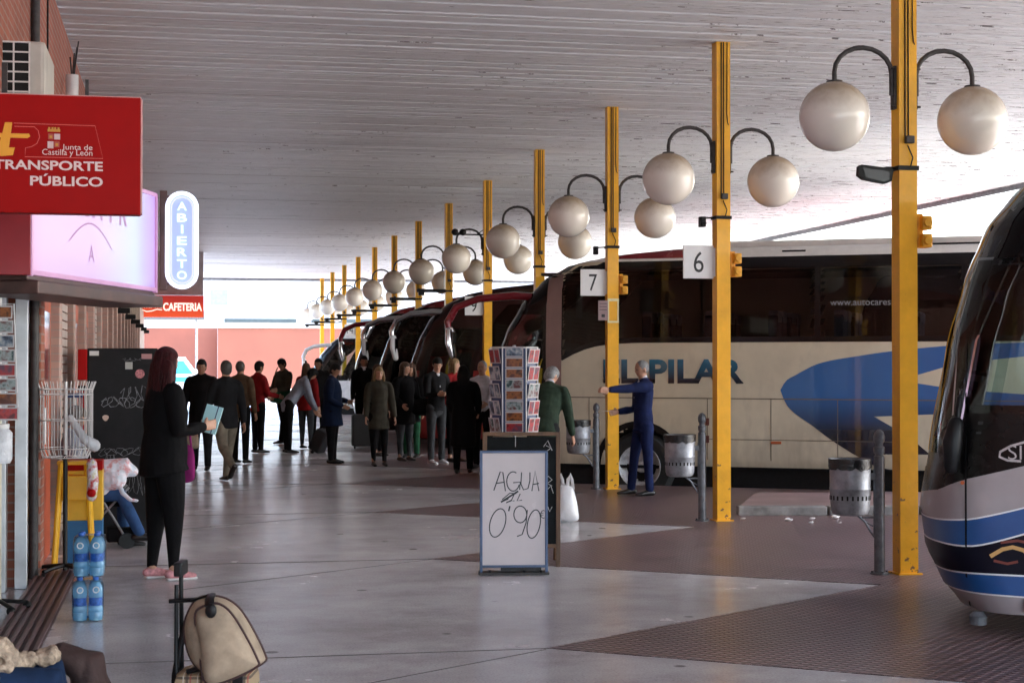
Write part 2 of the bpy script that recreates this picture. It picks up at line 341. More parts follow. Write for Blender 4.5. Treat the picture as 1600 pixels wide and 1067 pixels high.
l_.new(rp.outputs[0], b_.inputs['Base Color'])
can = thing('station_canopy', (0, 0, 0), 0, 'long flat grey slatted canopy roof over the whole platform', 'canopy')
mb = MB(); P_ = .15; y = -7.0; X0, X1 = -1.2, 15.6; rows = []
while y < 66.9:
    dz = random.uniform(-.006, .006); rows += [(y, CZ + dz), (y + P_ * .78, CZ + dz + random.uniform(-.004, .004)), (y + P_ * .80, CZ + .07), (y + P_ * .98, CZ + .07)]; y += P_
vs = []; fs = []
for i, (yy, zz) in enumerate(rows):
    vs += [(X0, yy, zz), (X1, yy, zz)]
    if i: fs.append((2 * i - 2, 2 * i - 1, 2 * i + 1, 2 * i))
mb.add(vs, fs); mb.build('slatted_soffit', M_ceil, can)
mb = MB(); mb.box(((X0 + X1) / 2, 29.95, CZ + .35), (X1 - X0 - .02, 73.8, .6)); mb.build('roof_slab', pm('roof_concrete', (.3, .3, .3), .8), can)
mb = MB(); mb.box((X1 + .03, 29.95, CZ + .3), (.06, 74, .8)); mb.box(((X0 + X1) / 2, 67.0, CZ + .3), (X1 - X0, .06, .8)); mb.build('fascia', M_galvp, can)
for k in range(-3, 13):
    mb = MB(); mb.box(((X0 + 5.5) / 2, 12.3 + 4.53 * k - .12, CZ - .009), (5.5 - X0, .014, .006)); mb.build('joint_strip', pm('strip_dark', (.42, .40, .40), .6), can)

# ------------------------------------------------------------ yellow posts with globe lamps
def make_post():
    t = bpy.data.objects.new('lamp_post', None); COL.objects.link(t)
    mb = MB()                                           # H-shaped steel column
    mb.box((0, -.068, 2.53), (.15, .012, 5.06)); mb.box((0, .068, 2.53), (.15, .012, 5.06)); mb.box((0, 0, 2.53), (.012, .123, 5.06))
    mb.box((0, 0, .008), (.2, .2, .016)); mb.box((-.069, 0, 2.53), (.012, .124, 5.05)); mb.box((.069, 0, 2.53), (.012, .124, 5.05))
    mb.build('column', M_yel, t)
    for sx in (-1, 1):
        pts = []; 
        pts.append((sx * .105, 0, 3.78)); pts.append((sx * .105, 0, 3.93))
        for k in range(11):
            w = PI * k / 10; pts.append((sx * (.345 - .24 * math.cos(w)), 0, 3.95 + .2 * math.sin(w)))
        pts.append((sx * .585, 0, 3.86))
        a = MB().tube(pts, .02, 10).build('lamp_arm', M_iron, t)
        b = MB(); b.box((sx * .088, 0, 3.84), (.022, .07, .34)); 
        for z in (3.69, 3.99): b.cyl((sx * .08, -.03, z), (sx * .125, -.03, z), .009, n=8)
        b.build('bracket', M_iron, a)
        g = MB(); g.ell((sx * .585, 0, 3.6), (.275, .275, .275), nu=40, nv=26); g.build('globe', M_globe, t)
        c = MB(); c.lathe([(.03, .0), (.062, -.005), (.07, -.03)], (sx * .585, 0, 3.885), n=20); c.build('collar', M_iron, a)
    c = MB()
    c.tube([(.0, -.08, 5.05), (.0, -.08, 3.45), (-.01, -.085, 3.4)], .006, 6); c.tube([(-.025, -.08, 5.05), (-.028, -.08, 3.42)], .006, 6)
    c.tube([(.04, -.08, 5.05), (.035, -.08, 4.3), (.045, -.08, 4.2), (.072, -.06, 4.15)], .005, 6)
    c.tube([(-.01, -.085, 3.38), (.03, -.095, 3.28), (.01, -.09, 3.2)], .006, 6)
    c.build('cable', M_black, t)
    c = MB(); c.box((0, -.1, 3.42), (.07, .05, .06), ch=.008); c.build('junction_box', M_iron, t)
    c = MB(); c.box((0, -.078, 3.2), (.17, .012, .035)); c.box((0, .078, 3.2), (.17, .012, .035)); c.box((-.081, 0, 3.2), (.012, .17, .035)); c.box((.081, 0, 3.2), (.012, .17, .035))
    c.build('clamp_band', M_black, t)
    return t
M_sigyel = pm('signal_yellow', (.8, .38, .02), .4, var=.15)
def add_signal(t):
    s = MB(); s.box((.115, -.02, 2.71), (.05, .05, .27), ch=.006)
    for z in (2.63, 2.77):
        s.box((.155, -.03, z), (.085, .13, .11), ch=.015); s.cyl((.155, -.095, z), (.155, -.115, z), .038, .032, n=14)
    s.build('signal_housing', M_sigyel, t)
def add_board(t, num):
    bx = MB(); bx.box((-.26, -.01, 2.73), (.335, .022, .35), ch=.004); bx.box((-.085, -.01, 2.73), (.02, .03, .3)); b = bx.build('number_board', M_white, t)
    w = .11 if len(num) == 1 else .2
    tx = MB(); text(tx, num, -.26 - w / 2, 2.62, w, .22, y=-.0225); tx.build('number', M_ink, b)
def add_mirror(t):
    a = MB().tube([(-.08, -.02, 3.2), (-.16, -.04, 3.2), (-.2, -.05, 3.19)], .012, 8).build('mirror_arm', M_black, t)
    m = MB(); m.slab([(-.42, 3.2), (-.4, 3.215), (-.15, 3.19), (-.135, 3.17), (-.15, 3.09), (-.2, 3.07), (-.38, 3.1), (-.425, 3.13)], -.1, -.04); m.build('mirror', M_black, a)
    g = MB(); g.slab([(-.39, 3.19), (-.17, 3.165), (-.17, 3.1), (-.22, 3.085), (-.37, 3.115)], -.103, -.1); g.build('mirror_glass', pm('dark_mirror', (.03, .03, .035), .15, var=.2), a)
def add_camera(t, L=.2, both=False):
    a = MB().tube([(-.08, -.02, 3.2), (-L, -.04, 3.19)], .009, 8).build('camera_arm', M_black, t)
    m = MB(); m.box((-L - .03, -.05, 3.15), (.06, .09, .11), ch=.01); m.cyl((-L - .03, -.09, 3.14), (-L - .03, -.13, 3.13), .02, n=10); m.build('security_camera', M_black, a)
post0 = make_post()
posts = {}
desc = {4: 'yellow steel lamp post nearest the camera, mostly outside the picture', 5: 'large foreground yellow lamp post with two globes and a black mirror', 6: 'yellow lamp post with two globes carrying number 6',
        7: 'yellow lamp post with two globes carrying number 7', 8: 'yellow lamp post rising behind the front of the beige coach',
        9: 'yellow lamp post carrying number 9 with a double camera high on its left'}
for k in range(5, 18):
    o = post0 if k == 5 else copy_tree(post0)
    o.location = (5.64, 12.3 + 4.53 * (k - 5), 0); o.rotation_euler = (0, 0, R(((k * 37) % 7 - 3) * .7)); posts[k] = o
    lab = desc.get(k) or {10: 'yellow globe lamp post first beyond the number 9 post', 11: 'yellow globe lamp post second beyond the number 9 post', 12: 'yellow globe lamp post third beyond the number 9 post',
        13: 'yellow globe lamp post directly in front of the number 14 post', 14: 'yellow globe lamp post carrying the small number 14', 15: 'yellow globe lamp post directly behind the number 14 post',
        16: 'second last yellow globe lamp post at the far end', 17: 'last and smallest yellow globe lamp post at the far end'}[k]
    tag(o, lab, 'lamp post', 'row of yellow lamp posts with globe lamps')
for k in range(5, 18):
    t = posts[k]
    if k in (6, 7, 9, 12, 14): add_board(t, str(k))
    if k in (5, 6, 7, 8): add_signal(t)
    if k == 5: add_mirror(t)
    elif k in (6, 7): add_camera(t)
    elif k >= 10:
        a = MB(); a.box((-.38, -.05, 3.2), (.62, .05, .07), ch=.01); a.box((-.6, -.07, 3.17), (.12, .1, .14), ch=.01); a.build('mirror_bar', M_black, t)
a = MB().tube([(-.08, -.02, 4.05), (-.62, -.03, 4.05)], .014, 8).build('camera_arm', M_black, posts[9])
for x_ in (-.62, -.47): m = MB(); m.ell((x_, -.04, 4.09), (.065, .065, .065)); m.build('security_camera', M_black, a)
m = MB(); m.cyl((-.08, -.02, 4.14), (-.2, -.03, 4.06), .008, n=6); m.build('stay', M_black, a)
# paper notice and its tape on post 7
a = MB(); a.box((-.14, -.09, 2.36), (.13, .006, .26)); b = a.build('notice', pm('notice_paper', (.33, .22, .23), .5, var=.15), posts[7])
a = MB()
for z in (2.45, 2.41, 2.37): a.box((-.14, -.0945, z), (.1, .001, .008))
a.box((-.14, -.0945, 2.29), (.045, .001, .04)); a.build('print', M_ink, b)
a = MB(); a.box((.0, -.0755, 2.5), (.154, .003, .035)); a.box((0, -.0755, 2.21), (.154, .003, .025)); a.box((-.065, -.0755, 2.35), (.02, .003, .28)); a.box((.066, -.0755, 2.35), (.018, .003, .28)); a.build('tape', pm('tape', (.75, .68, .4), .4), posts[7])

# ------------------------------------------------------------ bollards with litter bins
def make_bollard():
    t = bpy.data.objects.new('bollard', None); COL.objects.link(t)
    MB().lathe([(.042, 0), (.042, .93), (.034, .935), (.034, .95), (.042, .955), (.044, 1.0), (.03, 1.01), (.03, 1.03), (.042, 1.05), (.045, 1.085), (.035, 1.12), (.012, 1.14)]).build('tube', M_galvp, t)
    b = MB(); b.lathe([(.075, 0), (.075, .012), (.05, .02)])
    for a in range(4): b.cyl((.06 * math.cos(a * PI / 2), .06 * math.sin(a * PI / 2), .0), (.06 * math.cos(a * PI / 2), .06 * math.sin(a * PI / 2), .03), .01, n=6)
    b.build('foot_plate', M_galvp, t)
    return t
def bin_mat():
    m = pm('bin_zinc', (.34, .35, .38), .48, .6, var=.35, scale=6, bump=.15)
    return m
def make_bin():
    t = bpy.data.objects.new('litter_bin', None); COL.objects.link(t)
    b = MB(); pr = [(.10, .0), (.135, .012), (.150, .05), (.155, .12), (.1555, .125), (.158, .20), (.161, .205), (.161, .215), (.158, .22), (.160, .40), (.164, .41), (.164, .44), (.155, .44), (.150, .1), (.0, .05)]
    b.lathe(pr, n=40, caps=False); b.build('drum', bin_mat(), t)
    b = MB()
    for k in range(24):
        w = 2 * PI * k / 24; b.box((.156 * math.cos(w), .156 * math.sin(w), .14), (.006, .014, .034), w)
    b.build('drain_slot', pm('slot_black', (.01, .01, .01), .9), t)
    b = MB(); n = 44; vs = []; fs = []
    for j, (r, z) in enumerate([(.150, .36), (.162, .435), (.170, .445), (.168, .40), (.166, .365)]):
        for k in range(n):
            w = 2 * PI * k / n; q = noise.noise((math.cos(w) * 4, math.sin(w) * 4, j * .8)); vs.append(((r + q * .006 * (j > 1)) * math.cos(w), (r + q * .006 * (j > 1)) * math.sin(w), z + q * .03 * (j > 2)))
    for j in range(4):
        for k in range(n): fs.append((j * n + k, j * n + (k + 1) % n, (j + 1) * n + (k + 1) % n, (j + 1) * n + k))
    b.add(vs, fs, 0, True); b.build('bin_liner', pm('black_bag', (.012, .012, .014), .22, var=.2, bump=.5, bscale=60), t)
    b = MB(); b.tube([(.06, 0, .0), (.12, 0, -.05), (.17, 0, -.13), (.20, 0, -.17)], .009, 8); b.tube([(.10, 0, -.02), (.20, 0, -.02)], .009, 8); b.tube([(.205, 0, -.18), (.205, 0, .36)], .01, 8); b.box((.185, 0, .3), (.05, .04, .05))
    b.tube([(.12, 0, -.05), (.19, 0, -.09)], .006, 6)
    b.build('bracket', M_galvp, t)
    return t
bol0 = make_bollard(); bin0 = make_bin(); first = True
for k, bl, nl in ((5, 'grey bollard beside the large foreground yellow post', 'zinc litter bin with black liner, nearest of the bins'),
                  (6, 'grey bollard standing just left of the number 6 post', 'zinc litter bin behind the man in the blue suit'),
                  (7, 'grey bollard just left of the number 7 post', 'zinc litter bin beside the man in the green sweater'),
                  (12, 'grey bollard in front of the white minibus near the man in dark jacket', 'litter bin on the bollard in front of the yellow post far off'),
                  (13, 'small grey bollard farthest away in front of the white coach', 'smallest litter bin farthest down the platform')):
    o = bol0 if first else copy_tree(bol0); o.location = (5.43, 12.3 + 4.53 * (k - 5) + .02, 0); tag(o, bl, 'bollard', 'grey bollards by the posts')
    p = bin0 if first else copy_tree(bin0); p.location = (5.43 - .245, 12.3 + 4.53 * (k - 5) + .02, .47); tag(p, nl, 'litter bin', 'litter bins hung on the bollards'); first = False
# ------------------------------------------------------------ coaches
G_dark = glass_mat('tinted_glass', (.75, .66, .66), .30, .02)
G_clear = glass_mat('clear_glass', (.8, .95, .95), .78, .02)
M_bk = pm('gloss_black_paint', (.006, .005, .006), .14, var=.2, coat=.1, spec=.3)
M_seat = pm('coach_seat', (.08, .10, .2), .8, var=.4, scale=8)
M_head = pm('head_rest', (.6, .64, .78), .8, var=.2)
M_int = pm('coach_interior', (.06, .05, .055), .8, var=.2)
def interp(tab, z):
    if z <= tab[0][0]: return tab[0][1]
    for (a, va), (b, vb) in zip(tab, tab[1:]):
        if z <= b: u = (z - a) / (b - a); u = u * u * (3 - 2 * u) * .35 + u * .65; return va + (vb - va) * u
    return tab[-1][1]
class Coach:
    """surface in arc length s (0 = middle of the nose, + towards the near side) and height z above the platform"""
    def __init__(c, prof, zt=3.27, zb=.2, W=1.27, L=12.0, Lc=.62, p=2.7, rr=.22, tumble=.06):
        c.prof, c.zt, c.zb, c.W, c.L, c.rr, c.tumble = prof, zt, zb, W, L, rr, tumble
        pts = []; n = 60
        for i in range(n + 1):                     # near quarter: y 0..W
            w = PI / 2 * i / n; yy = W * math.sin(w) ** (2 / p); xx = Lc * (1 - math.cos(w) ** (2 / p)); pts.append((xx, yy))
        s = [0]; 
        for a, b in zip(pts, pts[1:]): s.append(s[-1] + math.hypot(b[0] - a[0], b[1] - a[1]))
        c.sc = s[-1]; pts.append((L - .25, W)); s.append(c.sc + L - .25 - Lc)
        for i in range(1, 9):
            w = PI / 2 * i / 8; pts.append((L - .25 + .25 * math.sin(w), W - .25 + .25 * math.cos(w))); s.append(s[-1] + .049)
        pts.append((L, 0)); s.append(s[-1] + W - .25); c.pts, c.s, c.S = pts, s, s[-1]; c.Lc = Lc
    def plan(c, s):
        a = abs(s); lo, hi = 0, len(c.s) - 1
        while hi - lo > 1:
            m = (lo + hi) // 2
            if c.s[m] <= a: lo = m
            else: hi = m
        u = (a - c.s[lo]) / (c.s[hi] - c.s[lo]); x = c.pts[lo][0] + u * (c.pts[hi][0] - c.pts[lo][0]); y = c.pts[lo][1] + u * (c.pts[hi][1] - c.pts[lo][1])
        return x, (-y if s > 0 else y)
    def sa(c, x, z):                               # arc length at true distance x from the origin, near side
        x0 = interp(c.prof, z); tx = (x - x0) * c.L / (c.L - x0)
        if tx >= c.Lc: return c.sc + tx - c.Lc
        tx = max(tx, 0)
        for i in range(1, len(c.s)):
            if c.pts[i][0] >= tx:
                a, b = c.pts[i - 1][0], c.pts[i][0]; u = (tx - a) / (b - a) if b > a else 0; return c.s[i - 1] + u * (c.s[i] - c.s[i - 1])
        return c.sc
    def colsx(c, x0, x1, zl, zh, off=.004, ns=40, nz=8, mb=None, mi=0):
        mb = mb or MB(); vs = []; fs = []
        for i in range(ns + 1):
            x = x0 + (x1 - x0) * i / ns; a = zl(x) if callable(zl) else zl; b = zh(x) if callable(zh) else zh
            for j in range(nz + 1):
                z = a + (b - a) * j / nz; s = c.sa(x, z); vs.append(c.P(s, z) + c.N(s, z) * off)
        for i in range(ns):
            for j in range(nz): k = i * (nz + 1) + j; fs.append((k, k + 1, k + nz + 2, k + nz + 1))
        return mb.add(vs, fs, mi, True)
    def sx(c, x): return c.sc + x - c.Lc            # arc length at distance x behind the nose on the straight side
    def P(c, s, z):
        x, y = c.plan(s); x0 = interp(c.prof, z); zz = min(z, c.zt)
        ins = 0 if zz < 1.9 else c.tumble * (zz - 1.9) / (c.zt - 1.9)
        q = zz - (c.zt - c.rr)
        if q > 0: ins += c.rr - math.sqrt(max(0, c.rr ** 2 - q * q))
        q = c.zb + .12 - zz
        if q > 0: ins += q * .25
        k = (c.W - ins) / c.W; x = x0 + x * (c.L - x0) / c.L
        if s > c.sc or s < -c.sc: pass
        return Vector((x + ins * (.4 if abs(s) < c.sc else 0), y * k, zz))
    def N(c, s, z):
        e = .01; a = c.P(s + e, z) - c.P(s - e, z); b = c.P(s, min(z + e, c.zt)) - c.P(s, z - e); n = b.cross(a)
        if n.length < 1e-9: return Vector((0, -1, 0))
        n.normalize(); p = c.P(s, z)
        if n.dot(Vector((p.x - c.L / 2, p.y * 4, 0))) < 0: n = -n
        return n
    def body(c, mf, holes, parent, mats, name='body', ds=.06, dz=.045):
        sv = []; s = 0.0
        while s < c.S: sv.append(s); s += (.035 if s < c.sc + .5 else ds) if s < c.sc + 7 else .3
        sv = [-q for q in sv[1:]][::-1] + sv + [c.S]; zv = []; z = c.zb
        while z < c.zt - c.rr: zv.append(z); z += dz
        for i in range(11): zv.append(c.zt - c.rr + c.rr * math.sin(PI / 2 * i / 10) * .9999)
        vs = []; fs = []; mi = []; n = len(sv)
        for z in zv:
            for s in sv: vs.append(c.P(s, z))
        for j in range(len(zv) - 1):
            for i in range(n):
                i2 = (i + 1) % n
                if i2 == 0: s_ = c.S; 
                else: s_ = (sv[i] + sv[i2]) / 2
                z_ = (zv[j] + zv[j + 1]) / 2
                h = mf(s_, z_)
                for H in holes:
                    q = H(s_, z_)
                    if q == 2: h = None; break
                    if q == 1: h = 1
                if h is None: continue
                fs.append((j * n + i, j * n + i2, (j + 1) * n + i2, (j + 1) * n + i)); mi.append(h)
        mb = MB(); mb.add(vs, fs, 0, True); mb.m = mi
        k = len(zv) - 1; mb.f.append(tuple(k * n + i for i in range(n))); mb.m.append(mf(0, c.zt)); mb.sm.append(False)
        mb.f.append(tuple(i for i in range(n))[::-1]); mb.m.append(1); mb.sm.append(False)
        return mb.build(name, mats, parent)
    def cols(c, s0, s1, zl, zh, off=.004, ns=40, nz=8, mb=None, mi=0):
        """patch between two height curves"""
        mb = mb or MB(); vs = []; fs = []
        for i in range(ns + 1):
            s = s0 + (s1 - s0) * i / ns; a = zl(s) if callable(zl) else zl; b = zh(s) if callable(zh) else zh
            for j in range(nz + 1):
                z = a + (b - a) * j / nz; vs.append(c.P(s, z) + c.N(s, z) * off)
        for i in range(ns):
            for j in range(nz): k = i * (nz + 1) + j; fs.append((k, k + 1, k + nz + 2, k + nz + 1))
        return mb.add(vs, fs, mi, True)
    def rows(c, z0, z1, sl_, sr_, off=.004, ns=16, nz=24, mb=None, mi=0):
        mb = mb or MB(); vs = []; fs = []
        for j in range(nz + 1):
            z = z0 + (z1 - z0) * j / nz; a = sl_(z) if callable(sl_) else sl_; b = sr_(z) if callable(sr_) else sr_
            for i in range(ns + 1):
                s = a + (b - a) * i / ns; vs.append(c.P(s, z) + c.N(s, z) * off)
        for j in range(nz):
            for i in range(ns): k = j * (ns + 1) + i; fs.append((k, k + 1, k + ns + 2, k + ns + 1))
        return mb.add(vs, fs, mi, True)
    def line(c, pts, w, off=.006, mb=None, mi=0):
        mb = mb or MB(); vs = []; fs = []
        for i, (s, z) in enumerate(pts):
            a = pts[max(0, i - 1)]; b = pts[min(len(pts) - 1, i + 1)]; ds, dz = b[0] - a[0], b[1] - a[1]; L = math.hypot(ds, dz)
            for q in (1, -1): vs.append(c.P(s - dz / L * w / 2 * q, z + ds / L * w / 2 * q) + c.N(s, z) * off)
        for i in range(len(pts) - 1): fs.append((2 * i, 2 * i + 1, 2 * i + 3, 2 * i + 2))
        return mb.add(vs, fs, mi, True)
def lin(*pts):
    def f(x):
        if x <= pts[0][0]: return pts[0][1]
        for (a, va), (b, vb) in zip(pts, pts[1:]):
            if x <= b: return va + (vb - va) * (x - a) / (b - a)
        return pts[-1][1]
    return f
def smooth(*pts):
    """catmull-rom through points, as a function"""
    def f(x):
        if x <= pts[0][0]: return pts[0][1]
        for i in range(len(pts) - 1):
            if x <= pts[i + 1][0]:
                (x0, a), (x1, b) = pts[i], pts[i + 1]; u = (x - x0) / (x1 - x0)
                m0 = (b - pts[i - 1][1]) / (x1 - pts[i - 1][0]) if i else (b - a) / (x1 - x0)
                m1 = (pts[i + 2][1] - a) / (pts[i + 2][0] - x0) if i + 2 < len(pts) else (b - a) / (x1 - x0)
                h = x1 - x0; return (2 * u ** 3 - 3 * u * u + 1) * a + (u ** 3 - 2 * u * u + u) * h * m0 + (3 * u * u - 2 * u ** 3) * b + (u ** 3 - u * u) * h * m1
        return pts[-1][1]
    return f
def hole_x(c, x0, x1, a, b, m=.05):
    def H(s, z):
        if s < .7: return 0
        x = c.P(s, z).x; l = a(x) if callable(a) else a; r = b(x) if callable(b) else b
        if x0 + m < x < x1 - m and l + m < z < r - m: return 2
        if x0 + .01 < x < x1 - .01 and l + .025 < z < r - .01: return 1
        return 0
    return H
def hole_rows(z0, z1, a, b, m=.05):
    def H(s, z):
        l = a(z) if callable(a) else a; r = b(z) if callable(b) else b
        if z0 + m < z < z1 - m and l + m < s < r - m: return 2
        if z0 - .01 < z < z1 + .01 and l - .01 < s < r + .01: return 1
        return 0
    return H
def hole_cols(s0, s1, a, b, m=.05):
    def H(s, z):
        l = a(s) if callable(a) else a; r = b(s) if callable(b) else b
        if s0 + m < s < s1 - m and l + m < z < r - m: return 2
        if s0 - .01 < s < s1 + .01 and l - .01 < z < r + .01: return 1
        return 0
    return H
M_rim = pm('wheel_rim', (.50, .50, .51), .38, .15, var=.3, scale=12)
def wheels(c, t, xs):
    for x in xs:
        for sy in (-1, 1):
            y = sy * (c.W - .17)
            w = MB(); w.lathe([(.30, -.13), (.44, -.14), (.49, -.10), (.50, -.05), (.50, .05), (.49, .10), (.44, .14), (.30, .13)], n=36, caps=False); w.move(Matrix.Translation((x, y, .22)) @ Matrix.Rotation(PI / 2, 4, 'X')); wh = w.build('wheel', M_rub, t)
            r = MB(); r.lathe([(.0, .06), (.07, .07), (.09, .02), (.16, .0), (.24, .03), (.29, .10), (.31, .12), (.3, .135), (.27, .11)], n=36, caps=False)
            for k in range(10): r.cyl((.20 * math.cos(k * PI / 5), .20 * math.sin(k * PI / 5), .0), (.20 * math.cos(k * PI / 5), .20 * math.sin(k * PI / 5), .05), .014, n=6)
            r.move(Matrix.Translation((x, y, .22)) @ Matrix.Rotation(PI / 2 * (1 if sy < 0 else -1), 4, 'X')); r.build('rim', M_rim, wh)
            a = MB(); n = 20; vs = []; fs = []                                     # dark wheel arch
            for k in range(n + 1):
                w_ = PI * k / n
                for q in (.56, .64): vs.append((x + q * math.cos(w_), sy * (c.W + .006), .22 + q * math.sin(w_)))
            for k in range(n): fs.append((2 * k, 2 * k + 1, 2 * k + 3, 2 * k + 2))
            a.add(vs, fs); a.lathe([(.62, -.2), (.62, .2)], n=36, caps=False, mi=0) if False else None
            a.build('wheel_arch', M_black, t)
            a = MB(); a.box((x, sy * .55, .5), (1.3, 1.0, .7)); a.build('wheel_well', M_black, t)
            wh.location.y = sy * .03
def wheel_hole(xs, c, z0=.22, r=.57):
    def H(s, z):
        x = abs(s) - c.sc + c.Lc
        for q in xs:
            if math.hypot(x - q, z - z0) < r: return 2
        return 0
    return H
def cabin(c, t, x0=1.9, x1=10.5, rowsn=9, zf=1.15, step=.9):
    f = MB(); f.box(((x0 + x1) / 2, 0, zf), (x1 - x0, 2.2, .05)); f.box(((.9 + x1) / 2, 0, 2.95), (x1 - .9, 1.9, .04))
    f.box(((.9 + x0) / 2 + .1, 0, .72), (x0 - .9, 2.1, .05)); f.box((.75, 0, 1.0), (.25, 1.9, .55), ch=.08); f.build('interior_floor', M_int, t)
    for k in range(rowsn):
        x = x0 + .35 + step * k
        for y in (-.78, -.38, .38, .78):
            s = MB(); s.box((x, y, zf + .42), (.46, .38, .14), ch=.05); s.box((x + .22, y, zf + .82), (.13, .38, .72), ch=.05)
            o = s.build('seat', M_seat, t)
            h = MB(); h.box((x + .225, y, zf + 1.16), (.15, .30, .17), ch=.04); h.build('head_rest', M_head, o)
def steering(c, t, x=1.0):
    m = MB(); n = 22; m.tube([(x + .12 * math.sin(2 * PI * k / n) * 1 * .5, -.65 + .23 * math.cos(2 * PI * k / n), 1.42 + .2 * math.sin(2 * PI * k / n)) for k in range(n + 1)], .016, 8); m.cyl((x, -.65, 1.42), (x - .2, -.65, 1.1), .03); m.build('steering_wheel', M_black, t)
    m = MB(); m.box((x + .75, -.65, 1.2), (.5, .5, .15), ch=.05); m.box((x + 1.0, -.65, 1.6), (.15, .48, .8), ch=.06); m.build('driver_seat', M_int, t)
def mirror_arm(c, t, mat, head, zt=2.75, y=-1.1, x0=.45, reach=.75, drop=.75, headh=.42, r=.045):
    """coach mirror: an arm that leaves the roof corner forward and curls down into a mirror head"""
    pts = [(x0 + .25, y, zt), (x0, y - .05, zt + .02), (x0 - reach * .55, y - .12, zt - .02), (x0 - reach * .88, y - .17, zt - .14), (x0 - reach, y - .2, zt - .36), (x0 - reach + .02, y - .21, zt - drop * .75)]
    a = MB().tube(pts, [(r * 1.5, r * 1.1), (r * 1.5, r * 1.1), (r * 1.4, r), (r * 1.4, r), (r * 1.3, r), (r, r * .8)], 12, side=(0, 1, 0)).build('mirror_arm', mat, t)
    m = MB(); cx_, cz = x0 - reach + .03, zt - drop
    m.limb([(cx_ + .0, y - .21, cz + headh * .45), (cx_ + .01, y - .21, cz), (cx_ + .05, y - .2, cz - headh * .45)], [(.10, .05), (.12, .06), (.085, .045)], side=(0, 1, 0)); m.build('mirror_head', head, a)
    g = MB(); g.box((cx_ + .065, y - .205, cz), (.012, .14, headh * .8), ch=.004); g.build('mirror_glass', pm('mirror_face', (.25, .25, .27), .12, 1, var=.2), a)
def seam(c, pts, t, mat=None): c.line(pts, .012, .003).build('panel_seam', mat or M_black, t)

def place(N, name, label, group=None):
    return thing(name, (N[0], N[1], 0), BROT, label, 'coach', group)
# ---- beige coach
t = place(COACH['pilar'], 'coach', 'long beige coach with blue swoosh and large EL PILAR lettering')
c = Coach([(.2, .16), (.5, .04), (1.0, 0), (1.6, .05), (2.1, .24), (2.5, .46), (2.85, .78), (3.05, 1.15), (3.18, 1.7), (3.27, 2.6)], rr=.2)
M_beige = pm('beige_coach_paint', (.64, .57, .43), .34, var=.09, scale=1.6, coat=.25)
n_, l_, b_ = nodes_of(M_beige); src = b_.inputs['Base Color'].links[0].from_socket; tc = n_.new('ShaderNodeTexCoord'); sp = n_.new('ShaderNodeSeparateXYZ'); l_.new(tc.outputs['Object'], sp.inputs[0])
mr = n_.new('ShaderNodeMapRange'); l_.new(sp.outputs[2], mr.inputs[0]); mr.inputs[1].default_value = 1.0; mr.inputs[2].default_value = .2; mr.inputs[3].default_value = -.15; mr.inputs[4].default_value = .32
mp = n_.new('ShaderNodeMapping'); mp.inputs['Scale'].default_value = (3, 3, 1); l_.new(tc.outputs['Object'], mp.inputs[0]); nz = n_.new('ShaderNodeTexNoise'); nz.inputs['Scale'].default_value = 2.5; nz.inputs['Detail'].default_value = 8; l_.new(mp.outputs[0], nz.inputs[0])
ad = n_.new('ShaderNodeMath'); l_.new(nz.outputs[0], ad.inputs[0]); l_.new(mr.outputs[0], ad.inputs[1]); r2 = n_.new('ShaderNodeMapRange'); l_.new(ad.outputs[0], r2.inputs[0]); r2.inputs[1].default_value = .45; r2.inputs[2].default_value = .95; r2.inputs[4].default_value = .6
mx = n_.new('ShaderNodeMix'); mx.data_type = 'RGBA'; l_.new(r2.outputs[0], mx.inputs[0]); l_.new(src, mx.inputs[6]); mx.inputs[7].default_value = (.30, .25, .19, 1); l_.new(mx.outputs[2], b_.inputs['Base Color'])   # road dirt
M_redtrim = pm('dark_red_paint', (.20, .012, .02), .25, var=.1, coat=.6)
M_mauve = pm('mauve_pillar', (.24, .15, .135), .35, var=.08, coat=.4)
M_cwhite = pm('coach_white', (.76, .74, .72), .35, var=.08, coat=.4)
sx = c.sx
zbot = smooth((1.25, 1.68), (1.45, 1.79), (1.75, 1.90), (2.1, 1.95), (2.6, 1.965), (11.8, 1.965))
edges = [1.30, 4.93, 6.85, 8.75, 10.6, 11.6]; panes = [(a + .03, b - .03) for a, b in zip(edges, edges[1:])]
dl = lambda z: c.sa(interp(c.prof, z) + .20, z); dr = lambda z: c.sa(1.06, z)
def ptop(x): return 2.97
holes = [hole_x(c, a, b, zbot, 2.97) for a, b in panes] + [hole_cols(-sx(b), -sx(a), 1.97, 2.98) for a, b in panes[1:]] + [hole_rows(1.25, 2.42, dl, dr), hole_rows(1.25, 2.3, -sx(1.1), -sx(.3)), hole_rows(1.15, 2.95, -1.45, 1.28), wheel_hole((2.45, 8.6), c)]
def mf(s, z):
    x = c.P(s, z).x
    if z > 3.10: return 2 if x < 3.45 else 3
    if s > 0 and x < 1.25 and z > 1.22: return 1
    if abs(s) < c.sc + .4 and z > 1.1 and s < 1.3: return 1
    return 1 if z < .21 else 0
c.body(mf, holes, t, [M_beige, M_bk, M_redtrim, M_cwhite])
b = MB(); c.colsx(1.3, 11.7, 2.96, 3.12, .003, 80, 2, b)
for a, q in [(1.30, 1.33)] + [(x - .04, x + .04) for x in edges[1:-1]]: c.colsx(a, q, zbot, 2.97, .0065, 4, 8, b)
c.line([(c.sa(1.3 + 10.3 * k / 60, zbot(1.3 + 10.3 * k / 60)), zbot(1.3 + 10.3 * k / 60) + .022) for k in range(61)], .075, .0066, b)
b.build('window_surround', M_bk, t)
for a, q in panes: c.colsx(a, q, zbot, 2.97, .005, 40, 8).build('side_window', G_dark, t)
for a, q in panes[1:]: c.cols(-sx(q), -sx(a), 1.97, 2.97, .005, 20, 4).build('side_window', G_dark, t)
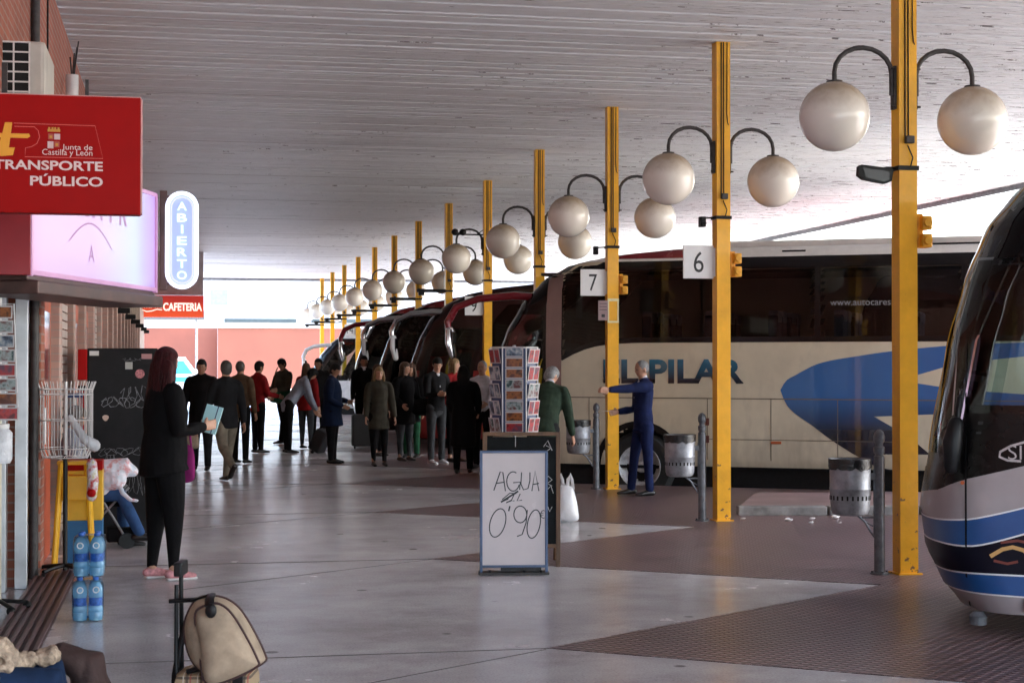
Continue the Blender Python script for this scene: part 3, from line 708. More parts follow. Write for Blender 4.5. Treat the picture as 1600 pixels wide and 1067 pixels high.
c.rows(1.25, 2.42, dl, dr, .005).build('driver_window', G_clear, t); c.rows(1.25, 2.3, -sx(1.1), -sx(.3), .005).build('door_glass', G_clear, t)
c.rows(1.15, 2.95, -1.45, 1.28, .005, 30, 30).build('windscreen', G_clear, t)
b = MB(); c.rows(2.42, 3.06, dl, lambda z: c.sa(1.09, z), .0045, mb=b); c.rows(1.1, 2.45, lambda z: c.sa(1.04, z), lambda z: c.sa(1.09, z), .0062, mb=b); c.rows(1.2, 2.46, lambda z: dl(z) - .12, lambda z: dl(z) + .02, .006, mb=b); b.build('door_pillar', M_bk, t)
c.rows(1.20, 2.93, lambda z: c.sa(1.08, z), lambda z: c.sa(1.31, z), .0075).build('b_pillar_panel', M_mauve, t)
b = MB(); c.colsx(1.35, 3.42, 3.09, 3.125, .006, 20, 1, b); b.build('rain_gutter', M_cwhite, t)
b = MB(); c.line([(c.sa(1.10 + 10.4 * k / 20, 1.185), 1.185 - .001 * k) for k in range(21)], .014, .0042, b)
c.line([(sx(3.42 + 4.6 * k / 10), .62) for k in range(11)], .010, .004, b)
for x in (1.1, 1.72, 3.42, 4.3, 5.2, 6.6, 8.0): c.line([(c.sa(x, 1.18 - .12 * k), 1.18 - .12 * k) for k in range(8)], .010, .004, b)
b.build('panel_seam', pm('seam_brown', (.14, .11, .08), .6), t)
b = MB(); c.cols(sx(.3), sx(11.6), .2, .245, .004, 30, 1, b); b.build('skirt_edge', M_black, t)
b = MB(); b.box((6.6, 0, .04), (11.2, 2.3, .42)); b.build('underframe', M_black, t)
b = MB(); text(b, 'EL PILAR', 1.93, 1.385, 2.0, .335, y=-(1.27 + .006), bold=.035, font_space=1.02)
b.build('lettering', grad_mat('letter_gradient', (.005, .008, .02), (.012, .14, .25), 1.42, 1.70), t)
top = smooth((4.43, 1.30), (4.50, 1.42), (4.61, 1.49), (4.95, 1.66), (5.47, 1.76), (5.97, 1.83), (6.75, 1.90), (8.5, 1.96))
bot = smooth((4.43, 1.30), (4.50, 1.12), (4.62, .99), (4.85, .83), (5.12, .63), (5.46, .42), (5.80, .25), (6.0, .23), (8.5, .23))
b = MB(); c.colsx(4.43, 8.5, bot, top, .0035, 90, 6, b)
b.build('swoosh', grad_mat('swoosh_gradient', (.004, .007, .022), (.022, .12, .36), .74, 1.24), t)
b = MB(); nt_ = lin((5.68, .955), (5.95, .965), (6.4, .99), (9, 1.0)); nb_ = lin((5.68, .955), (5.95, .80), (6.21, .63), (6.6, .3), (9, .24))
c.colsx(5.68, 8.5, nb_, nt_, .0055, 30, 4, b)
n2t = lin((6.05, 1.45), (6.75, 1.66), (8.5, 1.85)); n2b = lin((6.05, 1.43), (6.75, 1.32), (8.5, 1.2))
c.colsx(6.05, 8.5, n2b, n2t, .0055, 20, 3, b); b.build('swoosh_notch', M_beige, t)
for x in (4.37, 7.4): b = MB(); b.box((x, -1.274, .585), (.14, .02, .035), ch=.008); b.build('side_marker', pm('marker_orange', (.5, .1, .02), .3), t)
for z in (.62, .86): b = MB(); b.box((3.42, -1.275, z), (.05, .02, .10), ch=.005); b.build('hatch_latch', pm('latch_brown', (.12, .03, .02), .4), t)
b = MB(); b.box((6.9, -1.06, 3.24), (1.2, .12, .045)); b.box((4.6, -1.16, 3.19), (.32, .04, .03)); b.build('roof_vent', M_black, t)
b = MB(); b.box((7.2, 0, 3.3), (7.4, 1.9, .12), ch=.05); b.build('roof_unit', M_cwhite, t)
wheels(c, t, (2.45, 8.6)); cabin(c, t); steering(c, t, .95)
mirror_arm(c, t, M_redtrim, M_chrome, zt=2.62, x0=.55, reach=.98, drop=.66, y=-1.05, r=.055)
b = MB(); c.rows(.62, .88, .75, 1.25, .006, mb=b); b.build('headlight', M_chrome, t)
# web address across the windows, printed on the second pane
b = MB(); text(b, 'www.autocares', 5.1, 2.44, .8, .07, y=-(1.2545)); b.build('web_lettering', pm('faint_letters', (.3, .3, .32), .5), t)

# ---- black coach at the right
t = place(COACH['black'], 'coach', 'black and white coach with wavy blue stripes, nearest, cut by the right edge')
c = Coach([(.15, .22), (.3, .12), (.5, .03), (.75, 0), (1.15, .06), (1.77, .17), (2.17, .27), (2.51, .40), (2.73, .56), (2.87, .74), (3.0, 1.05), (3.15, 1.6), (3.27, 2.6)], zb=.15, Lc=.5, p=2.6, rr=.2)
sx = c.sx; s0 = c.sc
M_silv = pm('pale_coach_paint', (.34, .30, .31), .35, var=.08, scale=2, coat=.5)
M_blue = pm('blue_coach_paint', (.010, .075, .25), .3, var=.08, coat=.3)
M_dkp = pm('charcoal_coach_paint', (.006, .0055, .006), .25, var=.2, spec=.18)
wl = lin((1.36, .30), (1.9, .315), (2.3, .41)); dw = dict(a=lambda z: c.sa(wl(z), z), b=lambda z: c.sa(1.6, z))
holes = [hole_rows(1.36, 2.30, dw['a'], dw['b'], .04)] + [hole_cols(sx(a), sx(a + 1.75), 1.75, 2.9) for a in (1.7, 3.6, 5.5, 7.4, 9.3)] + [hole_cols(-sx(a + 1.75), -sx(a), 1.75, 2.9) for a in (1.7, 3.6, 5.5, 7.4, 9.3)] + [hole_rows(1.0, 2.6, -sx(1.6), -sx(.25)), hole_rows(1.1, 2.75, -1.35, 1.2), wheel_hole((2.6, 8.7), c)]
edge = lin((0, .80), (.7, .84), (sx(.10), .88), (sx(.33), .96), (sx(.7), 1.06), (sx(1.5), 1.30), (sx(3), 1.5), (20, 1.5))
def mf(s, z): return 0 if z < edge(abs(s)) else 1
c.body(mf, holes, t, [M_silv, M_dkp])
# crisp paint edge
b = MB(); c.cols(-1.0, sx(11.5), lambda s: edge(abs(s)), lambda s: edge(abs(s)) + .16, .005, 220, 3, b); b.build('upper_paint', M_dkp, t)
b = MB(); c.cols(-1.0, sx(11.5), lambda s: edge(abs(s)) - .1, lambda s: edge(abs(s)), .005, 220, 2, b); b.build('lower_paint', M_silv, t)
def band(z, dz): return lambda s: z(abs(s)) + dz
t1 = smooth((0, .70), (sx(.05), .70), (sx(.35), .715), (sx(.5), .745), (sx(.7), .80), (sx(1.4), 1.02), (14, 1.2)); b1 = smooth((0, .565), (sx(.05), .56), (sx(.35), .555), (sx(.5), .585), (sx(.7), .645), (sx(1.4), .85), (14, 1.0))
t2 = smooth((0, .38), (sx(.05), .385), (sx(.35), .392), (sx(.7), .39), (14, .38)); b2 = smooth((0, .27), (sx(.05), .272), (sx(.35), .27), (sx(.7), .262), (14, .25))
b = MB(); c.cols(-1.0, sx(8), band(b1, 0), band(t1, 0), .004, 160, 3, b); c.cols(-1.0, sx(8), band(b2, 0), band(t2, 0), .004, 160, 2, b); b.build('blue_stripe', M_blue, t)
b = MB(); c.cols(-1.0, sx(8), band(t2, 0), band(b1, 0), .0038, 160, 3, b); b.build('dark_stripe', pm('navy_black_paint', (.006, .006, .014), .35, spec=.15), t)
b = MB()
for f_ in (t1, b1, t2, b2): c.line([(-.9 + k * .06, f_(abs(-.9 + k * .06))) for k in range(int((sx(8) + .9) / .06))], .010, .006, b)
b.build('white_pinstripe', M_white, t)
c.rows(1.36, 2.30, dw['a'], dw['b'], .005).build('driver_window', G_clear, t)
b = MB(); c.line([(dw['a'](1.36) - .03, 1.34), (dw['a'](1.9) - .02, 1.9), (dw['a'](2.28) - .01, 2.31), (c.sa(1.6, 2.31), 2.31)], .02, .009, b); b.build('window_trim', M_al, t)
b = MB(); c.line([(c.sa(.55, 2.27), 2.27), (c.sa(1.3, 2.27), 2.27)], .03, .009, b); b.build('window_seal', M_rub, t); b = MB(); c.line([(sx(.35), 1.3), (sx(1.5), 1.3)], .02, .008, b); b.build('window_seal', M_rub, t); b = MB(); c.line([(sx(.35), 1.24), (sx(1.5), 1.24)], .012, .008, b); b.build('window_seal', M_rub, t)
b = MB(); c.line([(c.sa(.36, .17 + .2 * k), .17 + .2 * k) for k in range(10)], .012, .0075, b); b.build('panel_seam', M_black, t)
c.rows(1.1, 2.75, -1.35, 1.2, .005, 30, 30).build('windscreen', G_clear, t); c.rows(1.0, 2.6, -sx(1.6), -sx(.25), .005).build('door_glass', G_clear, t)
b = MB(); c.line([(1.22, 1.0), (1.24, 1.8), (1.24, 2.75)], .02, .008, b); b.build('pillar_trim', M_chrome, t)
for a in (1.7, 3.6, 5.5, 7.4, 9.3): c.cols(sx(a), sx(a + 1.75), 1.75, 2.9, .005, 10, 4).build('side_window', G_dark, t)
for a in (1.7, 3.6, 5.5, 7.4, 9.3): c.cols(-sx(a + 1.75), -sx(a), 1.75, 2.9, .005, 10, 4).build('side_window', G_dark, t)
b = MB(); b.limb([(.30, -1.24, 1.30), (.28, -1.27, 1.18), (.27, -1.26, 1.02)], [(.045, .04), (.06, .05), (.04, .03)], side=(1, 0, 0)); b.limb([(.32, -1.2, 1.45), (.30, -1.24, 1.28)], [.018, .02]); b.build('wing_mirror', M_black, t)
b = MB(); b.cyl((.34, -1.277, .94), (.34, -1.285, .94), .012); b.build('indicator', pm('marker_orange', (.5, .1, .02), .3), t)
b = MB(); text(b, 'SIDERAL', .605, 1.085, .5, .085, y=-1.2775, bold=-.01); b.build('side_lettering', M_al, t)
b = MB(); pts = [(.62 + .12 * (1 - math.cos(w)) + .22 * w / 3, 1.125 + .055 * math.sin(w * 1.0 + PI)) for w in [k * .25 for k in range(10)]]
b.stroke([(.68, 1.075), (.60, 1.08), (.555, 1.10), (.56, 1.13), (.62, 1.165), (.70, 1.19), (.95, 1.225)], .014, -1.2775); b.build('side_swoosh', M_al, t)
b = MB(); b.stroke([(.50, .50), (.57, .545), (.63, .56), (.69, .545), (.75, .50), (.82, .47), (.92, .46)], .024, -1.277); b.stroke([(.56, .585), (.66, .60), (.74, .585)], .016, -1.2765, 1); b.stroke([(.52, .475), (.60, .46), (.66, .475)], .016, -1.2765, 1)
b.build('flame_mark', [pm('flame_yellow', (.62, .35, .12), .4), pm('flame_red', (.16, .03, .02), .4)], t)
b = MB(); b.box((.86, -1.275, .33 - .115), (.33, .01, .075)); b.build('side_grille', M_black, t)
b = MB(); b.lathe([(.05, 0), (.055, .05), (.03, .08)], (.42, -1.15, .07)); b.build('tow_hook', M_galvp, t)
b = MB(); b.box((6.6, 0, .04), (10.8, 2.3, .3)); b.build('underframe', M_black, t)
b = MB(); c.line([(c.sa(.95, .3 + .07 * k), .3 + .07 * k) for k in range(8)], .010, .0078, b); b.build('panel_seam', M_black, t)
wheels(c, t, (2.6, 8.7)); cabin(c, t, rowsn=6, x0=2.4); steering(c, t, 1.0)

# ---- the other coaches, partly hidden
def plain_coach(key, label, low, up, roof, arm, head, prof, zt=3.2, zw=1.55, zwt=2.85, Lw=1.55, glass=None, waist=None, drvx=(.55, 1.55)):
    t = place(COACH[key], 'coach', label); c = Coach(prof, zt=zt, rr=.2); sx = c.sx
    zb_ = waist or (lambda s: zw)
    ed = [drvx[1] + .12, 3.8, 5.8, 7.8, 9.8, 11.5]; pn = [(sx(a + .03), sx(b - .03)) for a, b in zip(ed, ed[1:])]
    dv = (lambda z: sx(drvx[0] + interp(prof, z) * .25), lambda z: sx(drvx[1]))
    ws0 = 1.15
    holes = [hole_cols(a, b, 1.75, zwt - .05) for a, b in pn] + [hole_cols(-b, -a, 1.75, zwt - .05) for a, b in pn] + [hole_rows(1.25, 2.35, *dv), hole_rows(ws0, zwt - .2, -1.3, 1.3), wheel_hole((2.6, 8.8), c)]
    def mf(s, z):
        if z > zwt + .06: return 2
        return 1 if z > zb_(abs(s)) else 0
    c.body(mf, holes, t, [low, up, roof], ds=.09, dz=.06)
    for a, q in pn: c.cols(a, q, 1.75, zwt - .05, .005, 10, 4).build('side_window', G_dark, t)
    for a, q in pn: c.cols(-q, -a, 1.75, zwt - .05, .005, 10, 4).build('side_window', G_dark, t)
    c.rows(1.25, 2.35, dv[0], dv[1], .005).build('driver_window', glass or G_clear, t)
    c.rows(ws0, zwt - .2, -1.3, 1.3, .005, 24, 24).build('windscreen', glass or G_clear, t)
    b = MB(); c.rows(1.1, 2.4, sx(drvx[1] - .02), sx(drvx[1] + .06), .006, mb=b); c.rows(1.1, 2.4, lambda z: dv[0](z) - .1, lambda z: dv[0](z) + .015, .006, mb=b); b.build('door_pillar', M_bk, t)
    b = MB(); c.rows(.6, .85, .75, 1.25, .006, mb=b); b.build('headlight', M_chrome, t)
    b = MB(); b.box((5.4, 0, zt + .06), (2.4, 1.5, .16), ch=.05); b.build('roof_unit', M_black, t)
    b = MB(); b.box((6.6, 0, .04), (11.2, 2.3, .42)); b.build('underframe', M_black, t)
    wheels(c, t, (2.6, 8.8)); steering(c, t, 1.0)
    mirror_arm(c, t, arm, head, zt=zwt - .2, x0=interp(prof, zwt - .3) + .25, reach=.8, drop=.68, y=-1.08, r=.06, headh=.46)
    return t, c
PR = [(.2, .16), (.5, .04), (1.0, 0), (1.6, .08), (2.1, .25), (2.5, .46), (2.8, .78), (3.0, 1.2), (3.12, 1.8), (3.2, 2.6)]
M_burg = pm('burgundy_black_paint', (.020, .005, .008), .18, var=.2, coat=.15, spec=.4)
t, c = plain_coach('dark', 'dark burgundy coach with big curved windscreen behind the waiting group', pm('coach_red', (.28, .02, .02), .3, coat=.6), M_burg, M_burg, M_chrome, M_white, PR, zt=3.25)
t, c = plain_coach('silver', 'dark coach with silver lettered front header beside the burgundy coach', M_burg, M_dkp, M_redtrim, M_chrome, M_white, PR)
b = MB(); c.rows(2.62, 2.82, -1.2, 1.35, .02, 30, 4, b); hd = b.build('front_header', M_silv, t)
t, c = plain_coach('red', 'red roofed coach with red mirror arm, second from the far end', M_cwhite, M_dkp, M_redtrim, M_redtrim, M_chrome, PR)
PW = [(.2, .3), (.5, .15), (1.0, 0), (1.4, .1), (1.9, .4), (2.3, .75), (2.6, 1.15), (2.75, 1.6), (2.85, 2.3)]
t, c = plain_coach('white', 'white coach with black window pillars, farthest of the coaches', M_whitep, M_dkp, M_whitep, M_whitep, M_white, PW, zt=2.85, zwt=2.45, waist=lambda s: .95 + .25 * min(1, max(0, (s - 1.2) / 2)), drvx=(.6, 1.7))
# ------------------------------------------------------------ station building on the left
WX = -1.13
B_red = brick_mat('red_brick', (.44, .14, .085), (.36, .11, .07), (.40, .27, .23))
B_pale = brick_mat('pale_brick', (.62, .42, .36), (.55, .36, .31), (.5, .4, .36))
M_doorred = pm('door_red_paint', (.50, .10, .04), .5, var=.15)
M_shut = pm('shutter_slats', (.55, .45, .40), .5, .1, var=.15)
bld = thing('station_building', (0, 0, 0), 0, 'long red brick station building with pale pilasters along the left side', 'building')
mb = MB(); mb.box((WX - 1.5, 33.0, 2.3), (3, 40.0, 5.5)); mb.box((WX - 1.5, 3.5, 3.85), (3, 19.0, 2.4)); mb.box((WX - 1.9, 3.5, 1.0), (2.2, 19.0, 3.3)); mb.build('wall', B_red, bld)
ypil = [13.55 + 2.05 * i for i in range(20)]
for i, y in enumerate(ypil):
    p = MB(); p.box((WX + .045, y, 1.33), (.09, .34, 2.66), ch=.01); p.build('pilaster', B_pale if i else B_red, bld)
    if i < 19:
        yc = y + 1.025
        if i % 3 == 1:
            s = MB()
            for k in range(30): s.box((WX + .02, yc, .08 + k * .085), (.03, 1.5, .07))
            s.build('shutter', M_shut, bld)
        else:
            d = MB(); d.box((WX + .02, yc, 1.15), (.03, 1.1, 2.3), ch=.004); dd = d.build('door', M_doorred, bld)
            w = MB(); w.box((WX + .037, yc, 1.75), (.006, .8, .7)); w.build('door_glass', pm('door_pane', (.05, .06, .07), .1, var=.3), dd)
            h = MB(); h.cyl((WX + .06, yc - .45, 1.0), (WX + .06, yc - .45, 1.3), .012); h.build('handle', M_al, dd)
for i in range(1, 19):       # roller blinds with open lattice above the doors
    y = ypil[i] + 1.025
    s = MB()
    for k in range(9): s.box((WX + .05, y, 2.72 + k * .085), (.05, 1.96, .05))
    for k in range(5): s.box((WX + .06, y - .9 + k * .45, 3.06), (.05, .045, .82))
    s.build('lattice_blind', pm('lattice_cream', (.60, .50, .42), .5, var=.15), bld)
    if i % 2 == 0:
        c = MB(); c.box((WX + .16, y, 2.62), (.24, .1, .1), ch=.02); c.box((WX + .1, y, 2.7), (.03, .03, .14)); c.build('wall_lamp', M_black, bld)
# shop front set back near the camera
mb = MB(); mb.box((WX - .75, 12.98, 1.32), (1.4, .3, 2.64)); mb.build('shop_return_wall', B_red, bld)
mb = MB(); mb.box((WX + .0, 12.78, 1.2), (.09, .09, 2.4), ch=.006); mb.box((WX - .12, 12.66, 1.2), (.05, .14, 2.4), ch=.004)
for y in (9.2, 11.0): mb.box((-1.62, y, 1.2), (.06, .06, 2.4), ch=.004)
mb.box((-1.62, 9, 2.37), (.07, 8, .08)); mb.box((-1.62, 9, .05), (.07, 8, .1)); fr = mb.build('shop_frame', M_al, bld)
mb = MB(); mb.box((-1.62, 9, 1.2), (.01, 8, 2.3)); mb.build('shop_glass', pm('shop_glass', (.10, .12, .11), .06, var=.5, scale=1.5, spec=.8), fr)
mb = MB(); mb.tube([(WX + .04, 13.35, 0), (WX + .04, 13.35, 5.05)], .035, 10); 
for z in (3.4, 4.6): mb.lathe([(.045, -.02), (.045, .02)], (WX + .04, 13.35, z), n=14)
mb.build('downpipe', M_iron, bld)
mb = MB(); mb.tube([(WX + .012, 14.95, 5.04), (WX + .012, 14.95, 3.5), (WX + .012, 14.9, 2.7)], .008, 6); mb.build('wall_cable', M_black, bld)
mb = MB(); mb.box((-.35, 51.6, 4.4), (2.2, .3, 1.32)); mb.build('end_beam', pm('mauve_render', (.34, .30, .31), .7, var=.12), bld)
mb = MB(); mb.box((WX + .06, 49.0, 1.6), (.12, 6.0, 3.2)); mb.build('siding', M_shut, bld)
# white conduit with loose wires
t = thing('conduit', (-1.03, 16.9, 3.3), 0, 'white plastic conduit with loose wires sticking out of its top', 'conduit')
mb = MB(); mb.lathe([(.062, 0), (.062, 1.2), (.054, 1.2), (.054, 1.1)], n=20, caps=False); mb.build('pipe', M_whitep, t)
mb = MB(); 
for k, (dx, dz) in enumerate(((.02, .22), (.06, .34), (-.02, .18), (.045, .28))): mb.tube([(dx * .3, 0, 1.1), (dx * .4, .01, 1.25), (dx, .02, 1.2 + dz)], .007, 6)
mb.build('wire', M_iron, t)
# air conditioner
t = thing('air_conditioner', (WX, 11.3, 3.42), 0, 'white air conditioning unit on the wall above the red sign', 'air conditioner')
mb = MB(); mb.box((-.04, .42, .18), (.62, .8, .36), ch=.03); mb.build('casing', pm('aged_white_casing', (.55, .52, .47), .45, var=.12), t)
mb = MB(); mb.box((.07, .015, .18), (.20, .012, .33)); g = mb.build('grille_backing', M_black, t)
mb = MB()
for k in range(6): mb.box((.07, .005, .02 + k * .065), (.21, .014, .010))
for k in range(3): mb.box((-.03 + k * .1, .004, .18), (.010, .015, .34))
mb.build('grille', M_whitep, t)
mb = MB(); mb.box((.0, .1, -.02), (.25, .03, .03)); mb.box((.0, .7, -.02), (.25, .03, .03)); mb.build('bracket', M_iron, t)

# ribbed mat beside the shop
mb = MB(); mb.box((-.93, 9.2, .012), (.31, 9.0, .012)); t = tag(mb.build('ribbed_mat', pm('mat_brown', (.085, .045, .045), .55, var=.2)), 'long brown ribbed mat on the floor at the foot of the shop front', 'mat')
mb = MB()
for k in range(6): mb.box((-1.065 + k * .054, 9.2, .024), (.026, 8.98, .014), ch=.004)
mb.build('rib', pm('mat_rib', (.16, .095, .095), .45, var=.2), t)

# ------------------------------------------------------------ signs
def emis(name, col, e): return pm(name, col, .4, var=0, emit=e)
def ring(mb, pts, w, y, mi=0): mb.stroke(pts, w, y, mi)
t = thing('transport_sign', (-.21, 9.66, 2.5), 0, 'red box sign reading TRANSPORTE PÚBLICO hanging out from the wall', 'sign')
mb = MB(); mb.box((-.53, .06, .335), (1.06, .12, .665), ch=.008); mb.build('sign_box', M_redpl, t)
mb = MB(); mb.box((.004, .06, .335), (.008, .115, .65)); mb.box((-.5, .06, .669), (1.0, .11, .006)); mb.build('edge_trim', pm('pink_trim', (.7, .35, .35), .4), t)
k_ = 1 / 278.
def sg(px, py): return ((px - 220) * k_, (338 - py) * k_)
mb = MB(); M_swhite = pm('sign_white', (.80, .62, .60), .4, var=0)
x, z = sg(-3, 270); text(mb, 'TRANSPORTE', x, z, 165 * k_, 15 * k_, y=-.002, bold=.025); mb.build('lettering', M_swhite, t); mb = MB(); x, z = sg(52, 294.5); text(mb, 'PÚBLICO', x, z, 110 * k_, 19 * k_, y=-.002, bold=.025); mb.build('lettering', M_swhite, t); mb = MB()
x, z = sg(100, 240); text(mb, 'Junta de', x, z, 46 * k_, 11 * k_, y=-.002); x, z = sg(70, 249); text(mb, 'Castilla y León', x, z, 76 * k_, 12 * k_, y=-.002); mb.build('lettering', M_swhite, t)
mb = MB(); mb.add([(*[(sg(a, b)[0], -.002, sg(a, b)[1]) for a, b in ((16, 197), (25, 197), (22, 214), (13, 214))],)][0] if False else [(sg(a, b)[0], -.002, sg(a, b)[1]) for a, b in ((14, 197), (25, 197), (23, 214), (50, 214), (52, 218), (48, 221), (22, 221), (20, 236), (29, 236), (26, 248), (8, 250), (2, 246), (8, 221), (-14, 221), (-12, 214), (10, 214))], [tuple(range(16))]); mb.build('logo_letter', pm('logo_yellow', (.85, .38, .02), .4, var=0), t)
mb = MB(); q = lambda *L: [sg(a, b) for a, b in L]
mb.stroke(q((27, 198), (150, 199), (162, 250), (44, 250), (45, 236), (54, 234), (62, 229), (66, 219), (64, 209), (58, 203), (28, 203)), .0035, -.002); mb.build('logo_outline', pm('outline_red', (.75, .12, .10), .4, var=0), t)
mb = MB()
def rect(mb, a, b, c, d, mi): (x0, z0), (x1, z1) = sg(a, b), sg(c, d); mb.add([(x0, -.0025 - .0003 * mi, z0), (x1, -.0025 - .0003 * mi, z0), (x1, -.0025 - .0003 * mi, z1), (x0, -.0025 - .0003 * mi, z1)], [(0, 1, 2, 3)], mi)
rect(mb, 79, 222, 87, 213, 0); rect(mb, 88, 222, 97, 213, 1); rect(mb, 78, 236, 87, 225, 1); rect(mb, 88, 234, 96, 225, 0); rect(mb, 78, 210, 97, 206, 2)
for a in (79, 84, 88, 93): rect(mb, a, 206, a + 3, 203, 2)
rect(mb, 90, 220, 95, 215, 0); rect(mb, 80, 234, 85, 228, 0); rect(mb, 90, 232, 94, 228, 2); rect(mb, 81, 220, 85, 216, 2)
mb.build('crest', [pm('crest_red', (.45, .08, .05), .4, var=0), pm('crest_white', (.7, .5, .5), .4, var=0), pm('crest_gold', (.6, .28, .03), .4, var=0)], t)
mb = MB(); mb.box((-.75, .06, .75), (.03, .03, .2)); mb.box((-.3, .06, .72), (.02, .02, .1)); mb.build('bracket', M_iron, t)
# kiosk light box, projecting from the wall at an angle
A0 = Vector((-.95, 11.4)); A1 = Vector((-.17, 13.96)); ang = math.atan2(A1.y - A0.y, A1.x - A0.x); LB = (A1 - A0).length
t = thing('kiosk_light_box', (A0.x, A0.y, 2.22), ang, 'glowing lilac kiosk light box angled out from the wall below the red sign', 'light box')
M_brown = pm('brown_metal', (.10, .05, .045), .4, .3, var=.3)
mb = MB(); mb.box((LB / 2 + .02, .28, .42), (LB + .04, .5, .86), ch=.012); mb.box((LB / 2, .2, -.055), (LB + .02, .5, .09), ch=.01); mb.build('housing', M_brown, t)
lb = pm('lit_panel', (.25, .18, .3), .3, var=0); n, l, b = nodes_of(lb)
tc = n.new('ShaderNodeTexCoord'); sp = n.new('ShaderNodeSeparateXYZ'); l.new(tc.outputs['Object'], sp.inputs[0]); rp = n.new('ShaderNodeValToRGB'); mr = n.new('ShaderNodeMapRange'); l.new(sp.outputs[0], mr.inputs[0]); mr.inputs[2].default_value = LB; l.new(mr.outputs[0], rp.inputs[0]); e = rp.color_ramp.elements
e[0].position = 0; e[0].color = (.95, .40, .72, 1); e[1].position = 1; e[1].color = (.50, .25, .85, 1); x = e.new(.08); x.color = (.85, .56, .86, 1); x = e.new(.45); x.color = (.78, .52, .92, 1); x = e.new(.8); x.color = (.66, .88, .95, 1); x = e.new(.92); x.color = (.55, .42, .98, 1)
l.new(rp.outputs[0], b.inputs['Emission Color']); b.inputs['Emission Strength'].default_value = .055
mb = MB(); mb.box((LB / 2, .02, .42), (LB - .05, .02, .78), ch=.004); mb.build('lit_panel', lb, t)
mb = MB(); text(mb, 'RELOA Y R', .45, .50, 1.5, .2, y=.008, bold=.02); mb.stroke([(.7 + .9 * k / 12, .30 + .16 * math.sin(PI * k / 12)) for k in range(13)], .012, .008); text(mb, 'A', 1.1, .18, .12, .12, y=.008)
mb.build('faint_lettering', pm('faint_pink', (.34, .16, .34), .4, var=0, emit=.03), t)
mb = MB(); mb.box((LB / 2, .012, .045), (LB - .02, .03, .03)); mb.box((LB / 2, .012, .82), (LB - .02, .03, .03)); mb.box((LB - .01, .012, .42), (.03, .03, .8)); mb.box((.01, .012, .42), (.03, .03, .8)); mb.build('frame', pm('pink_frame', (.45, .22, .40), .3, var=.1, emit=.05), t)
mb = MB(); mb.box((-1.21 + .0, 11.33, 2.64), (.52, .05, .80), ch=.004); o = tag(mb.build('kiosk_end_panel', pm('kiosk_red', (.33, .02, .03), .4, var=.1)), 'plain dark red panel at the near end of the kiosk light box', 'panel')
# neon sign
t = thing('neon_sign', (.03, 14.02, 2.68), 0, 'upright neon sign reading ABIERTO in a glowing rounded outline', 'neon sign')
def capsule(w, h, n=12):
    L = []; r = w
    for k in range(n + 1): a = PI * k / n; L.append((r * math.cos(a), h - r + r * math.sin(a)))
    for k in range(n + 1): a = PI + PI * k / n; L.append((r * math.cos(a), -(h - r) + r * math.sin(a)))
    return L + [L[0]]
mb = MB(); mb.slab(capsule(.135, .405)[:-1], .03, .05); mb.build('backing', pm('neon_backing', (.32, .38, .55), .3, var=0, emit=.06), t)
mb = MB()
for w, h in ((.128, .398), (.112, .382)): mb.tube([(x, 0, z) for x, z in capsule(w, h)], .0085, 8)
mb.build('outline_tube', emis('neon_white', (.72, .78, 1), .15), t)
mb = MB(); mb.tube([(x, .01, z) for x, z in capsule(.088, .355)], .006, 8); mb.build('inner_tube', emis('neon_violet', (.35, .35, 1), .15), t)
for i, ch in enumerate('ABIERTO'):
    mb = MB(); text(mb, ch, -.04, .245 - i * .095, .08 if ch != 'I' else .016, .07, y=-.004, bold=.02) if ch != 'I' else text(mb, ch, -.008, .245 - i * .095, .018, .07, y=-.004)
    mb.build('letter', emis('neon_letter', (.55, .85, .85), .13), t)
mb = MB(); mb.box((-.15, .06, 0), (.06, .06, .82), ch=.005); mb.box((-.11, .05, .36), (.06, .02, .02)); mb.box((-.11, .05, -.36), (.06, .02, .02)); mb.build('mounting_post', M_brown, t)
# cafeteria sign
t = thing('cafeteria_sign', (-.17, 51.1, 3.05), 0, 'red lit sign reading CAFETERIA across the far end of the building', 'sign')
mb = MB(); mb.box((0, .1, .33), (1.86, .2, .66), ch=.02); g = pm('cafeteria_red', (.6, .04, .02), .35, var=0)
n, l, b = nodes_of(g); tc = n.new('ShaderNodeTexCoord'); sp = n.new('ShaderNodeSeparateXYZ'); l.new(tc.outputs['Object'], sp.inputs[0]); rp = n.new('ShaderNodeValToRGB'); l.new(sp.outputs[2], rp.inputs[0]); e = rp.color_ramp.elements
e[0].position = .05; e[0].color = (.9, .12, .03, 1); e[1].position = .5; e[1].color = (.28, .015, .015, 1); l.new(rp.outputs[0], b.inputs['Emission Color']); b.inputs['Emission Strength'].default_value = .06
mb.build('sign_box', g, t); mb = MB(); M_sgl = emis('sign_glow_white', (.95, .85, .75), .08)
text(mb, 'CAFETERIA', -.27, .19, 1.15, .25, y=-.003, bold=.035); mb.build('lettering', M_sgl, t)
mb = MB(); text(mb, 'Coca-Cola', -.86, .28, .56, .24, y=-.003, shear=.35); mb.stroke([(-.88, .22), (-.75, .17), (-.6, .19), (-.45, .24), (-.3, .22)], .03, -.003); mb.build('script_lettering', M_sgl, t)

